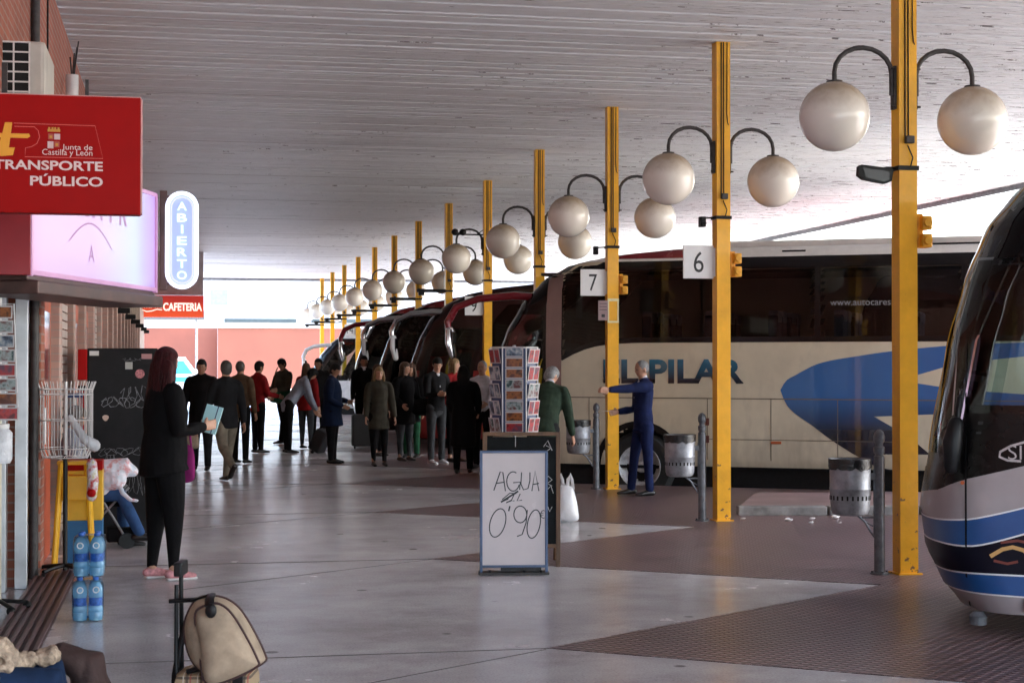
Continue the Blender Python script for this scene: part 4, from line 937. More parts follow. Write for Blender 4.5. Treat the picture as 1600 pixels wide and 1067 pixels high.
# ------------------------------------------------------------ things in front of the building
# tall black cabinet with stickers and scribbles
t = thing('black_cabinet', (-.53, 16.7, 0), 0, 'tall black cabinet covered in stickers and scribbles behind the red haired woman', 'cabinet')
mb = MB(); mb.box((0, .3, .905), (.67, .6, 1.81), ch=.012); mb.build('body', pm('black_cabinet_paint', (.009, .008, .010), .45, var=.4, scale=4, spec=.2), t)
mb = MB(); mb.box((-.38, .12, 1.65), (.09, .25, .30), ch=.01); mb.box((-.39, .12, 1.2), (.05, .2, .5), ch=.01); mb.build('red_side_panel', M_redpl, t)
mb = MB(); mb.box((-.39, .1, 1.42), (.08, .28, .05)); mb.build('hinge', M_black, t)
def card(mb, x, z, w, h, y=-.003, r=0):
    ca, sa = math.cos(r), math.sin(r); mb.add([(x + a * ca - b * sa, y, z + a * sa + b * ca) for a, b in ((-w / 2, -h / 2), (w / 2, -h / 2), (w / 2, h / 2), (-w / 2, h / 2))], [(0, 1, 2, 3)])
for (x, z, w, h, m) in ((-.27, 1.76, .09, .045, M_whitep), (.06, 1.64, .07, .07, pm('sticker_grey', (.5, .52, .5), .5)), (.23, 1.73, .10, .05, pm('sticker_pink', (.5, .25, .25), .5))):
    mb = MB(); card(mb, x, z, w, h); mb.build('sticker', m, t)
mb = MB(); mb.add([(.165 + .045 * math.cos(k * .4), -.003, 1.56 + .045 * math.sin(k * .4)) for k in range(16)], [tuple(range(16))]); mb.build('sticker', pm('sticker_round', (.55, .20, .22), .5, var=.4, scale=50), t)
mb = MB(); mb.add([(-.16 + .03 * math.cos(k * .6) * (1 + .3 * math.sin(k * .6)), -.003, 1.13 + .03 * math.sin(k * .6)) for k in range(10)], [tuple(range(10))]); mb.build('sticker', pm('sticker_cream', (.6, .45, .38), .5), t)
mb = MB(); rng = random.Random(3)
def scrib(x, z, w, h, n, wd=.006):
    mb = MB()
    p = []; 
    for k in range(n * 6): u = k / (n * 6); p.append((x + w * u + w * .10 * math.sin(k * 1.1), z + h * .5 * math.sin(k * .9 + rng.random() * .7) * (.6 + .4 * rng.random())))
    mb.stroke(p, wd, -.004); mb.build('scribble', pm('faded_white_marker', (.22, .23, .25), .8, var=.5, scale=30), t)
scrib(-.20, 1.28, .40, .12, 7, .007); scrib(-.02, 1.36, .25, .18, 4); scrib(-.22, .80, .45, .10, 8, .004); scrib(-.16, .70, .1, .2, 3, .004); scrib(.0, 1.70, .2, .03, 4, .003); scrib(.05, .5, .2, .3, 5, .003); scrib(-.25, .45, .12, .2, 4, .003)
# wire basket stand
M_wire = pm('white_wire', (.72, .70, .70), .4, .2, var=.1)
t = thing('wire_basket_stand', (-.86, 13.45, 0), 0, 'white wire basket on a black pole with star foot in front of the shop', 'display stand')
mb = MB(); mb.cyl((0, 0, .05), (0, 0, .95), .018)
for k in range(5):
    a = 2 * PI * k / 5 + .3; mb.tube([(0, 0, .09), (.16 * math.cos(a), .16 * math.sin(a), .075), (.25 * math.cos(a), .25 * math.sin(a), .06)], .016, 8); mb.cyl((.25 * math.cos(a) - .012, .25 * math.sin(a), .028), (.25 * math.cos(a) + .012, .25 * math.sin(a), .028), .028)
mb.build('pole_foot', M_black, t)
mb = MB()
for k in range(26):
    a = 2 * PI * k / 26; mb.tube([(.17 * math.cos(a), .17 * math.sin(a), .93), (.205 * math.cos(a), .205 * math.sin(a), 1.0), (.205 * math.cos(a), .205 * math.sin(a), 1.45), (.23 * math.cos(a), .23 * math.sin(a), 1.52)], .004, 5)
for r, z in ((.17, .93), (.206, 1.0), (.206, 1.22), (.206, 1.42), (.21, 1.46)): mb.tube([(r * math.cos(2 * PI * k / 30), r * math.sin(2 * PI * k / 30), z) for k in range(31)], .0045, 5, cap=False)
for k in range(8): mb.tube([(0, 0, .94), (.17 * math.cos(k * PI / 4), .17 * math.sin(k * PI / 4), .93)], .004, 5)
mb.cyl((0, 0, .93), (0, 0, 1.52), .012); mb.build('wire_basket', M_wire, t)
M_clear = glass_mat('clear_plastic', (.9, .93, .95), .9, .1)
t = thing('plastic_tube', (-.80, 13.58, .98), 0, 'clear plastic tube box standing in the wire basket', 'tube')
mb = MB(); mb.box((0, 0, .22), (.12, .12, .44), ch=.01); mb.build('tube_body', M_clear, t); mb = MB(); mb.box((0, 0, .43), (.125, .125, .035), ch=.006); mb.build('cap', M_navy, t)
t = thing('plastic_bag_roll', (-.72, 13.42, 1.02), 0, 'crumpled clear plastic bag roll leaning out of the wire basket', 'plastic bag')
mb = MB(); mb.limb([(-.10, 0, .22), (.0, -.02, .06), (.08, -.02, .0)], [.025, .035, .05]); mb.build('bag', pm('milky_plastic', (.65, .66, .7), .25, var=.2, bump=.8, bscale=30), t)
t = thing('toy_bag', (-.66, 13.45, .62), 0, 'string of small toy packets hanging below the wire basket', 'toy packet')
mb = MB(); mb.limb([(0, 0, .26), (.01, 0, .12), (0, 0, .0)], [.04, .045, .04]); mb.build('packet', card_mat('toy_print', (.6, .45, .1), (.7, .7, .75), (.5, .03, .03)), t); mb = MB(); mb.ell((0, -.03, .03), (.035, .03, .035)); mb.build('ball', M_redpl, t); mb = MB(); mb.tube([(0, 0, .26), (-.02, .03, .36)], .003, 5); mb.build('string', M_wire, t)
# tall yellow and blue box
t = thing('display_box', (-.76, 14.15, 0), 0, 'tall cardboard box in red, yellow and blue bands behind the wire basket', 'box')
for z0, z1, m, nm in ((0, .37, pm('blue_card', (.01, .13, .33), .4), 'blue_band'), (.37, .78, pm('yellow_card', (.8, .48, .02), .4), 'yellow_band'), (.78, .86, M_redpl, 'red_band')):
    mb = MB(); mb.box((0, .15, (z0 + z1) / 2), (.30, .3, z1 - z0 - .001), ch=.003); mb.build(nm, m, t)
# yellow trestle
t = thing('yellow_trestle', (-.82, 13.9, 0), 0, 'yellow plastic trestle stand with splayed legs beside the blue and yellow box', 'trestle')
M_yp = pm('yellow_plastic', (.85, .45, .01), .35, var=.08)
for sx_ in (-1, 1):
    for y in (-.12, .12):
        mb = MB(); mb.tube([(sx_ * .10, y * .6, .86), (sx_ * .155, y, .0)], [.022, .018], 8); mb.build('leg', M_yp, t)
mb = MB(); mb.box((.02, 0, .66), (.22, .2, .2), ch=.01); mb.box((0, 0, .86), (.26, .18, .03), ch=.01); mb.build('top_panel', M_yp, t)
# bottles in shrink wrapped packs
M_water = pm('blue_bottle_plastic', (.42, .78, 1.0), .12, var=0, trans=.5, coat=.3, bump=.2, bscale=20)
M_film = glass_mat('shrink_film', (.85, .93, 1), .92, .15)
M_cap = pm('blue_cap', (.02, .12, .5), .4, var=0)
for q, (z, dx, lab) in enumerate(((0, 0, 'lower pack of blue water bottles standing on the floor'), (.285, .012, 'upper pack of blue water bottles stacked on another pack'))):
    t = thing('bottle_pack', (-.57 + dx, 11.15, z), R(4 - 7 * q), lab, 'water pack', 'stacked packs of water bottles')
    for bx_ in (-.05, .05):
        for by_ in (-.05, .05):
            mb = MB(); mb.lathe([(.030, 0), (.044, .008), (.046, .05), (.043, .058), (.046, .066), (.046, .09), (.042, .098), (.042, .15), (.046, .16), (.046, .19), (.043, .215), (.030, .243), (.016, .258), (.016, .268)], (bx_, by_, .002), n=20); o = mb.build('bottle', M_water, t)
            mb = MB(); mb.lathe([(.018, .262), (.018, .279), (.014, .281)], (bx_, by_, .002), n=14); mb.build('cap', M_cap, o)
            mb = MB(); mb.lathe([(.0468, .10), (.0428, .104), (.0428, .148), (.0468, .152)], (bx_, by_, .002), n=20, caps=False); mb.build('bottle_label', pm('bottle_label', (.03, .16, .55), .3, var=.3, scale=60), o)
    mb = MB(); 
    for sgn in (-1, 1):
        mb.tube([(sgn * .05 + .018 * math.cos(k * PI / 8), -.102, .205 + .018 * math.sin(k * PI / 8)) for k in range(17)], .004, 5)
    mb.build('film_ring', M_whitep, t)
    mb = MB(); mb.box((0, 0, .135), (.198, .198, .262), ch=.035); mb.build('wrap_film', M_film, t)
# postcard stand at the left edge
CARDS = [card_mat('postcard_print_' + str(i), *c) for i, c in enumerate((((.03, .02, .02), (.22, .05, .02), (.35, .2, .15)), ((.10, .01, .015), (.4, .03, .03), (.12, .05, .08)), ((.02, .02, .04), (.12, .16, .22), (.5, .5, .5)), ((.05, .02, .01), (.3, .1, .03), (.1, .03, .02)), ((.02, .05, .05), (.3, .35, .35), (.12, .03, .03))))]
M_cardw = pm('card_border', (.50, .46, .47), .5, var=.05)
def postcard(x, y, z, w, h, rz, tilt, m, label, group):
    t = thing('postcard', (x, y, z), rz, label, 'postcard', group)
    mb = MB(); mb.box((0, 0, h / 2), (w, .003, h)); o = mb.build('card', M_cardw, t); mb = MB(); mb.box((0, -.0022, h / 2), (w - .018, .001, h - .02)); mb.build('picture', m, t); t.rotation_euler = (tilt, 0, rz); return t
t = thing('edge_postcard_stand', (-1.17, 11.6, 0), 0, 'postcard stand with white pole at the left edge by the shop door', 'postcard stand')
mb = MB(); mb.cyl((0, 0, .05), (0, 0, 1.28), .016); mb.build('pole', pm('cream_pole', (.6, .56, .42), .4), t)
mb = MB()
for k in range(4): a = k * PI / 2 + .5; mb.tube([(0, 0, .08), (.2 * math.cos(a), .2 * math.sin(a), .05)], .014, 8); mb.ell((.2 * math.cos(a), .2 * math.sin(a), .03), (.03, .03, .03))
mb.build('star_foot', M_black, t)
mb = MB(); mb.tube([(-.10, .0, 2.06), (.09, 0, 2.06), (.12, 0, 1.28), (-.07, 0, 1.28), (-.10, 0, 2.06)], .005, 5); mb.cyl((0, .02, 1.25), (0, .02, 2.1), .01); mb.build('wire_frame', M_wire, t)
for k in range(8): postcard(-1.165 + .006 * k, 11.58, 1.96 - .097 * k, .155, .088, 0, R(-8), CARDS[(3, 4, 2, 4, 1, 4, 3, 1)[k]], 'postcard in the single column stand at the left edge', 'postcards at the left edge')
t = thing('candy_bag', (-1.2, 11.2, 1.43), 0, 'white and red packet hanging in front of the left edge postcards', 'packet')
mb = MB(); mb.limb([(0, 0, .16), (0, 0, .05), (.01, 0, 0)], [.05, .07, .05]); mb.build('packet', card_mat('candy_print', (.6, .6, .62), (.75, .72, .72), (.6, .02, .04)), t); mb = MB(); mb.cyl((0, 0, .18), (0, .02, .3), .003); mb.build('string', M_wire, t)
t = thing('clear_jar', (-1.16, 11.5, 1.0), 0, 'clear plastic jar under the left edge postcards', 'jar')
mb = MB(); mb.lathe([(.07, 0), (.085, .03), (.085, .2), (.06, .23)], n=20); mb.build('jar_body', pm('milky_plastic', (.65, .66, .7), .25), t); mb = MB(); mb.lathe([(.065, .23), (.065, .26)], n=20); mb.build('lid', M_whitep, t)
# ------------------------------------------------------------ whiteboard sign
t = thing('whiteboard_sign', (2.60, 12.88, 0), R(-9), "white A-frame board with the handwritten words AGUA and 0'90", 'sign board')
w, z0, z1 = .515, .065, .965
mb = MB(); mb.box((0, 0, (z0 + z1) / 2), (w - .02, .012, z1 - z0 - .02)); mb.build('board', pm('whiteboard', (.68, .60, .61), .25, var=.05, scale=2), t)
mb = MB(); mb.box((-w / 2, -.004, .48), (.022, .03, .96), ch=.004); mb.box((w / 2, -.004, .48), (.022, .03, .96), ch=.004); mb.box((0, -.004, z1), (w + .02, .03, .02), ch=.004); mb.box((0, -.004, z0), (w, .03, .02), ch=.004); mb.build('frame', pm('blue_grey_metal', (.07, .10, .18), .35, .4, var=.2), t)
mb = MB(); mb.box((0, .02, .012), (w + .04, .16, .015)); mb.box((.06, .06, .035), (.32, .03, .03)); mb.build('foot_bar', M_iron, t)
for x in (-.2, .07, .2): mb = MB(); mb.cyl((x, -.04, .02), (x + .02, -.04, .02), .02, n=14); mb.build('caster', M_black, t)
mb = MB()
def st(pts, wd=.009): mb.stroke([((x - 807) / 196.6, (895 - y) / 196.6) for x, y in pts], wd, -.0075)
def arc(cx_, cy_, rx, ry, a0, a1, n=16, sl=0): return [(cx_ + rx * math.cos(R(a0 + (a1 - a0) * k / n)) - sl * ry * math.sin(R(a0 + (a1 - a0) * k / n)), cy_ + ry * math.sin(R(a0 + (a1 - a0) * k / n))) for k in range(n + 1)]
st([(776, 765), (786, 736), (790, 737), (794, 766)]); st([(779, 754), (793, 752)]); st(arc(806, 751, 10, 15, -60, -340, 16)); st([(806, 753), (817, 752), (816, 764)])
st([(819, 737), (818, 755), (822, 764), (829, 762), (832, 750), (832, 737)]); st([(835, 766), (840, 735), (846, 766)]); st([(836, 756), (846, 754)])
st([(789, 779), (801, 769), (811, 770)], .008); st([(787, 783), (814, 766)], .014); st([(791, 781), (799, 778), (795, 784), (804, 780)], .012); st([(808, 770), (803, 781), (808, 781)], .008); st([(817, 770), (812, 781), (820, 780)], .008)
st(arc(782, 815, 12, 22, 0, 362, 24, .2)); st([(801, 789), (799, 797)], .012); st(arc(817, 802, 10, 13, 0, -350, 18)); st([(828, 795), (826, 815), (820, 833), (812, 836)]); st(arc(838, 817, 10, 22, 0, 362, 24, .15)); st(arc(853, 802, 4, 6, -60, -300, 10), .006); st([(847, 800), (853, 800)], .005); st([(847, 803), (853, 803)], .005)
mb.build('handwriting', M_ink, t)
# chalkboard behind
t = thing('chalkboard', (2.76, 13.35, 0), R(-9), 'dark chalkboard in a brown wooden frame standing behind the white board', 'chalkboard')
mb = MB(); mb.box((0, 0, .62), (.58, .012, .88)); mb.build('slate', M_slate, t)
for x in (-.30, .30): mb = MB(); mb.box((x, 0, .54), (.035, .03, 1.08), ch=.003); mb.build('frame_post', M_wood, t)
mb = MB(); mb.box((0, 0, 1.085), (.635, .035, .03), ch=.003); mb.build('frame_rail', M_wood, t); mb = MB(); mb.box((0, 0, .17), (.565, .03, .03), ch=.003); mb.build('frame_rail', M_wood, t)
for x in (-.30, .30): mb = MB(); mb.cyl((x, .03, 1.05), (x, .42, .01), .014); mb.build('rear_leg', M_wood, t)
mb = MB()
for p in ([(.18, .98), (.215, 1.03), (.25, .95)], [(.19, .93), (.24, .97), (.2, .99)], [(.19, .70), (.22, .74), (.25, .71), (.21, .68), (.25, .66)], [(.2, .62), (.24, .66), (.26, .60)], [(.21, .50), (.23, .45), (.25, .49)]): mb.stroke(p, .007, -.0065)
mb.stroke([(-.05, 1.06), (-.05, .98)], .006, -.0065); mb.build('chalk_writing', M_chalk, t)
# revolving postcard rack
RX, RY = 2.88, 14.25
t = thing('postcard_rack', (RX, RY, 0), 0, 'revolving white wire postcard rack standing behind the chalkboard', 'postcard rack')
mb = MB(); mb.cyl((0, 0, .04), (0, 0, 1.82), .014); 
for k in range(4): a = k * PI / 2 + .7; mb.tube([(0, 0, .08), (.24 * math.cos(a), .24 * math.sin(a), .02)], .013, 8)
mb.build('pole', M_galv, t)
mb = MB(); rr_ = .205
for z in (1.045, 1.80): mb.tube([(rr_ * math.cos(R(60 * k + 49)), rr_ * math.sin(R(60 * k + 49)), z) for k in range(7)], .006, 6)
for k in range(6): a = R(60 * k + 49); mb.tube([(rr_ * math.cos(a), rr_ * math.sin(a), 1.045), (rr_ * math.cos(a), rr_ * math.sin(a), 1.80)], .006, 6); mb.tube([(0, 0, 1.8), (rr_ * math.cos(a), rr_ * math.sin(a), 1.8)], .005, 5); mb.tube([(0, 0, 1.045), (rr_ * math.cos(a), rr_ * math.sin(a), 1.045)], .005, 5)
mb.build('wire_frame', M_wire, t)
mb = MB()
for k in range(6): a = R(60 * k + 49 + 30); mb.box((.165 * math.cos(a), .165 * math.sin(a), 1.42), (.006, .185, .74), a)
mb.build('back_panel', pm('rack_navy', (.015, .04, .13), .4), t)
rng = random.Random(5)
for f_, (nr, w_, h_, two) in {3: (5, .085, .128, True), 4: (8, .155, .090, False), 5: (5, .09, .128, True)}.items():
    a = R(60 * f_ + 49 - 30)
    for k in range(nr):
        for q in ((-1, 1) if two else (0,)):
            zz = 1.80 - (k + 1) * (.745 / nr) + .01
            rx_ = .185 * math.cos(a) - q * .047 * math.sin(a); ry_ = .185 * math.sin(a) + q * .047 * math.cos(a)
            m_ = CARDS[{3: (1, 2, 2, 2, 4), 4: (2, 3, 3, 4, 3, 4, 3, 1), 5: (1, 1, 4, 1, 1)}[f_][k]]
            postcard(RX + rx_, RY + ry_, zz, w_, h_, a + PI / 2, R(10), m_, {3: 'small upright postcard on the left face of the revolving rack', 4: 'wide postcard in the middle column of the revolving rack', 5: 'reddish upright postcard on the right face of the revolving rack'}[f_], {3: 'postcards on the left rack face', 4: 'postcards on the middle rack face', 5: 'postcards on the right rack face'}[f_])
# white carrier bag
def pillow(outline, th, cx_, cz, n=8, mi=0, mb=None, puff=.5):
    mb = mb or MB(); m = len(outline); vs = []; fs = []
    for sgn in (-1, 1):
        base = len(vs)
        for j in range(n + 1):
            u = j / n
            for (x, z) in outline: vs.append((cx_ + (x - cx_) * (1 - u * .999), sgn * th / 2 * (1 - (1 - u) ** 2) ** puff, cz + (z - cz) * (1 - u * .999)))
        for j in range(n):
            for k in range(m): fs.append((base + j * m + k, base + j * m + (k + 1) % m, base + (j + 1) * m + (k + 1) % m, base + (j + 1) * m + k))
    mb.add(vs, fs, mi, True); return mb
def closed(pts, n=5):
    out = []; m = len(pts)
    for i in range(m):
        p0, p1, p2, p3 = [pts[(i + k - 1) % m] for k in range(4)]
        for k in range(n):
            u = k / n; out.append(tuple(.5 * ((2 * p1[a]) + (-p0[a] + p2[a]) * u + (2 * p0[a] - 5 * p1[a] + 4 * p2[a] - p3[a]) * u * u + (-p0[a] + 3 * p1[a] - 3 * p2[a] + p3[a]) * u ** 3) for a in (0, 1)))
    return out
t = thing('carrier_bag', (4.0, 17.03, 0), R(-10), 'white plastic carrier bag standing on the floor behind the chalkboard', 'bag')
M_bag = pm('white_bag_plastic', (.82, .82, .84), .35, var=.04, bump=.9, bscale=14)
mb = pillow(closed([(-.10, .01), (.11, .01), (.125, .12), (.08, .33), (.03, .38), (-.06, .38), (-.10, .3), (-.12, .12)]), .18, 0, .16); mb.build('bag', M_bag, t)
for x in (-.06, .04): mb = MB(); mb.tube([(x - .03, 0, .34), (x - .02, 0, .45), (x + .0, .01, .50), (x + .02, 0, .44), (x + .03, 0, .34)], [(.018, .004)] * 5, 8); mb.build('handle', M_bag, t)
# suitcase and backpack in front
def plaid():
    m = bpy.data.materials.new('plaid_cloth'); m.use_nodes = True; n, l, b = nodes_of(m); tc = n.new('ShaderNodeTexCoord'); src = None
    sp = n.new('ShaderNodeSeparateXYZ'); l.new(tc.outputs['Object'], sp.inputs[0]); cur = None
    base = (.34, .25, .15, 1)
    for ax, per, col, th in ((0, .055, (.03, .02, .02, 1), .80), (2, .055, (.03, .02, .02, 1), .84), (0, .11, (.30, .05, .04, 1), .985), (0, .055, (.6, .55, .45, 1), .97)):
        a = n.new('ShaderNodeMath'); a.operation = 'MULTIPLY'; a.inputs[1].default_value = 2 * PI / per; l.new(sp.outputs[ax], a.inputs[0]); s_ = n.new('ShaderNodeMath'); s_.operation = 'SINE' if th != .97 else 'COSINE'; l.new(a.outputs[0], s_.inputs[0])
        g_ = n.new('ShaderNodeMath'); g_.operation = 'GREATER_THAN'; g_.inputs[1].default_value = th; l.new(s_.outputs[0], g_.inputs[0])
        h_ = n.new('ShaderNodeMath'); h_.operation = 'MULTIPLY'; h_.inputs[1].default_value = .75; l.new(g_.outputs[0], h_.inputs[0])
        mx = n.new('ShaderNodeMix'); mx.data_type = 'RGBA'; l.new(h_.outputs[0], mx.inputs[0]); mx.inputs[7].default_value = col
        if cur is None: mx.inputs[6].default_value = base
        else: l.new(cur, mx.inputs[6])
        cur = mx.outputs[2]
    l.new(cur, b.inputs['Base Color']); b.inputs['Roughness'].default_value = .8; return m
t = thing('suitcase', (.155, 6.62, 0), R(-12), 'plaid wheeled suitcase with a raised black trolley handle in the foreground', 'suitcase')
mb = MB(); mb.box((0, 0, .26), (.30, .24, .42), ch=.035); mb.build('body', plaid(), t)
mb = MB(); mb.tube([(-.15, .06, .3), (-.155, .05, .86)], .0085, 8); mb.box((-.155, .05, .855), (.032, .13, .055), ch=.012); mb.tube([(-.15, -.06, .3), (-.155, -.03, .80)], .0085, 8); mb.build('trolley_handle', M_black, t)
for y in (-.08, .08): mb = MB(); mb.cyl((-.13, y - .015, .03), (-.13, y + .015, .03), .03, n=16); mb.build('wheel', M_black, t)
mb = MB(); mb.box((.10, -.121, .40), (.04, .01, .14), ch=.004); mb.tube([(-.1, -.1, .475), (0, -.1, .50), (.1, -.1, .475)], .01, 8); mb.build('strap', M_black, t)
t = thing('backpack', (.155, 6.56, .47), R(-12), 'beige woven backpack lying on the plaid suitcase', 'backpack')
M_weave = pm('woven_beige', (.40, .31, .22), .85, var=.28, scale=7)
n, l, b = nodes_of(M_weave); tc = n.new('ShaderNodeTexCoord'); ck = n.new('ShaderNodeTexChecker'); ck.inputs['Scale'].default_value = 170; l.new(tc.outputs['Object'], ck.inputs[0]); bp = n.new('ShaderNodeBump'); bp.inputs['Distance'].default_value = .003; l.new(ck.outputs['Fac'], bp.inputs['Height']); l.new(bp.outputs[0], b.inputs['Normal'])
ol = closed([(-.10, .04), (-.01, -.035), (.04, -.03), (.17, .03), (.178, .075), (.10, .22), (.04, .275), (-.03, .29), (-.09, .27), (-.13, .17)], 6)
mb = pillow(ol, .24, .02, .13, 10, puff=.42); mb.build('bag_body', M_weave, t)
fr_ = closed([(-.035, -.02), (.03, -.028), (.16, .03), (.165, .07), (.085, .215), (.03, .27), (-.02, .27), (-.07, .235), (-.055, .12)], 6)
mb = pillow(fr_, .12, .03, .12, 8, puff=.4); mb.move(Matrix.Translation((0, -.085, 0))); mb.build('front_pocket', M_weave, t)
mb = MB(); mb.tube([(x, -.092, z) for x, z in fr_ + [fr_[0]]], .005, 6, cap=False); mb.tube([(x, .0, z) for x, z in ol + [ol[0]]], .006, 6, cap=False); mb.build('piping', pm('dark_piping', (.05, .02, .02), .6), t)
mb = MB(); mb.tube([(-.005, -.15, .272), (-.01, -.12, .295), (-.02, -.02, .30), (-.10, .0, .27)], [(.018, .006)] * 4, 8); mb.ell((.0, -.145, .255), (.022, .012, .028)); mb.tube([(-.02, -.01, .285), (-.10, -.0, .275), (-.19, 0, .27)], .009, 8); mb.tube([(-.12, .02, .20), (-.15, .02, .10), (-.17, .02, -.02), (-.175, .02, -.12)], [(.014, .006)] * 4, 8); mb.build('strap', M_black, t)
# trolley bags among the travellers
def trolley(name, x, y, rz, label, w=.36, d=.24, h=.55, hh=.95, lean=0, m=None):
    t = thing(name, (x, y, 0), rz, label, 'suitcase')
    mb = MB(); mb.box((0, 0, h / 2 + .05), (w, d, h), ch=.04); mb.build('body', m or pm('black_luggage', (.014, .013, .015), .6, var=.3, bump=.2), t)
    mb = MB(); mb.tube([(-.09, d / 2 - .03, h), (-.09, d / 2 - .03, hh), (.09, d / 2 - .03, hh), (.09, d / 2 - .03, h)], .009, 8); mb.build('trolley_handle', M_black, t)
    for sx_ in (-1, 1): mb = MB(); mb.cyl((sx_ * w * .38 - .015, 0, .03), (sx_ * w * .38 + .015, 0, .03), .03); mb.build('wheel', M_black, t)
    t.rotation_euler = (lean, 0, rz); return t
trolley('suitcase', 2.50, 31.1, R(60), 'black trolley case pulled on its handle by the bending man', w=.34, h=.42, hh=.98, lean=R(28))
trolley('suitcase', 3.58, 32.5, 0, 'black suitcase standing beside the tall man in dark jacket', w=.5, h=.62, hh=.66)
# ------------------------------------------------------------ beyond the platform
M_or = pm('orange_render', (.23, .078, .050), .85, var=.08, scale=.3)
t = thing('orange_wall', (0, 0, 0), 0, 'tall orange rendered wall at the far end of the station', 'wall')
mb = MB(); mb.box((30.0, 130, 2.0), (54, .4, 4.8)); mb.build('wall_panel', M_or, t)
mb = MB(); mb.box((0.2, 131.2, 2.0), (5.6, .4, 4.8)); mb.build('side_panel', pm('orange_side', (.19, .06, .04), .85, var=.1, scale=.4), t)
mb = MB(); mb.box((30.0, 130, 4.46), (54.2, .6, .12)); mb.build('coping', M_whitep, t)
M_wb = pm('white_render', (.42, .43, .44), .8, var=.05, scale=.2)
t = thing('white_building', (0, 0, 0), 0, 'long white building rising over the orange wall', 'building')
mb = MB(); mb.box((25, 170, 7), (90, 8, 15)); mb.build('wall', M_wb, t)
for k in range(4): mb = MB(); mb.box((8 + k * 8.5, 165.9, 5.9), (7, .2, .35)); mb.build('ribbon_window', pm('far_window', (.06, .08, .085), .4, spec=.2), t)
for k in range(6): mb = MB(); mb.box((-12 + k * 3.2, 165.9, 8.2), (1.6, .2, 1.4)); mb.build('window', pm('far_window_pale', (.20, .26, .28), .4, spec=.2), t)
mb = MB(); mb.box((25, 165.9, 12.0), (88, .2, .18)); mb.build('cornice', pm('far_line', (.18, .18, .19), .6), t)
t = thing('street_canopy', (0, 0, 0), 0, 'grey flat street canopy seen beneath the cafeteria sign', 'canopy')
mb = MB(); mb.box((-1.6, 112, 4.85), (6.6, 3, .55)); mb.build('roof', pm('grey_roof', (.06, .07, .075), .6), t)
for x in (-4, 1.2): mb = MB(); mb.cyl((x, 112, ROAD), (x, 112, 4.6), .08); mb.build('column', M_galv, t)
t = thing('delivery_van', (-.9, 96, ROAD), R(0), 'white and teal van parked in the street beyond the building', 'van')
M_teal = pm('teal_paint', (.03, .28, .30), .3, coat=.5)
mb = MB(); mb.slab([(-2.4, .35), (2.2, .35), (2.35, 1.1), (2.0, 1.35), (1.3, 2.3), (-2.4, 2.35)], -.95, .95); mb.build('body', M_whitep, t)
mb = MB(); mb.slab([(-2.3, .9), (2.2, .9), (2.1, 1.2), (-2.3, 1.2)], -.956, -.95); mb.build('teal_stripe', M_teal, t)
mb = MB(); mb.slab([(-2.0, 1.35), (1.75, 1.35), (1.2, 2.1), (-2.0, 2.1)], -.957, -.95); mb.build('side_window', pm('teal_glass', (.05, .25, .28), .1), t)
for x in (-1.5, 1.5):
    mb = MB(); mb.cyl((x, -.97, .34), (x, -.75, .34), .34, n=24); w_ = mb.build('wheel', M_rub, t); mb = MB(); mb.cyl((x, -.98, .34), (x, -.96, .34), .2, n=20); mb.build('rim', M_rim, w_)
# street shrub rows to soften the horizon: distant trees

for k, (x, y, w_) in enumerate(((6.3, 16.6, .05), (6.62, 16.75, .035), (6.45, 16.35, .03), (6.9, 16.8, .05), (5.9, 16.9, .03), (6.75, 16.3, .022))):
    mb = MB(); mb.ell((0, 0, w_ * .3), (w_, w_ * .7, w_ * .35), nu=8, nv=5); mb.v = [(a + noise.noise(Vector((a, b, c)) * 60 + Vector((k, 0, 0))) * w_ * .5, b, max(.001, c + noise.noise(Vector((b, a, c)) * 50) * w_ * .3)) for a, b, c in mb.v]
    o = mb.build('paper_scrap', M_white); o.location = (x, y, .005); tag(o, 'small crumpled paper scrap on the studded paving near the number 6 post', 'litter', 'paper scraps by the kerb')
# ------------------------------------------------------------ people
TMP = bpy.data.collections.new('tmp'); COL.children.link(TMP)
def remesh(mb, vox, sm=4, disp=0):
    me = bpy.data.meshes.new('r'); me.from_pydata([tuple(v) for v in mb.v], [], mb.f)
    bm = bmesh.new(); bm.from_mesh(me); bmesh.ops.recalc_face_normals(bm, faces=bm.faces); bm.to_mesh(me); bm.free()
    ob = bpy.data.objects.new('r', me); TMP.objects.link(ob)
    m = ob.modifiers.new('v', 'REMESH'); m.mode = 'VOXEL'; m.voxel_size = vox
    s = ob.modifiers.new('s', 'SMOOTH'); s.factor = .6; s.iterations = sm
    dg = bpy.context.evaluated_depsgraph_get(); ev = ob.evaluated_get(dg); out = ev.to_mesh()
    V = [v.co.copy() for v in out.vertices]; F = [tuple(p.vertices) for p in out.polygons]; ev.to_mesh_clear()
    bpy.data.objects.remove(ob); bpy.data.meshes.remove(me)
    if disp:
        for v in V:
            q = noise.noise(Vector((v.x * 9, v.y * 9, v.z * 5))) * disp + noise.noise(Vector((v.x * 22, v.y * 22, v.z * 9))) * disp * .5
            d = Vector((v.x, v.y, 0)); 
            if d.length > 1e-4: v += d.normalized() * q
    return V, F
def mesh_obj(name, parts, mats, parent):
    """parts: list of (V, F, material index)"""
    me = bpy.data.meshes.new(name); V = []; F = []; M = []
    for v, f, mi in parts:
        o = len(V); V += [tuple(x) for x in v]; F += [tuple(i + o for i in q) for q in f]
        M += (mi if isinstance(mi, list) else [mi] * len(f))
    me.from_pydata(V, [], F)
    for m in mats: me.materials.append(m)
    me.polygons.foreach_set('material_index', M); me.polygons.foreach_set('use_smooth', [True] * len(F)); me.update()
    o = bpy.data.objects.new(name, me); COL.objects.link(o); o.parent = parent; return o
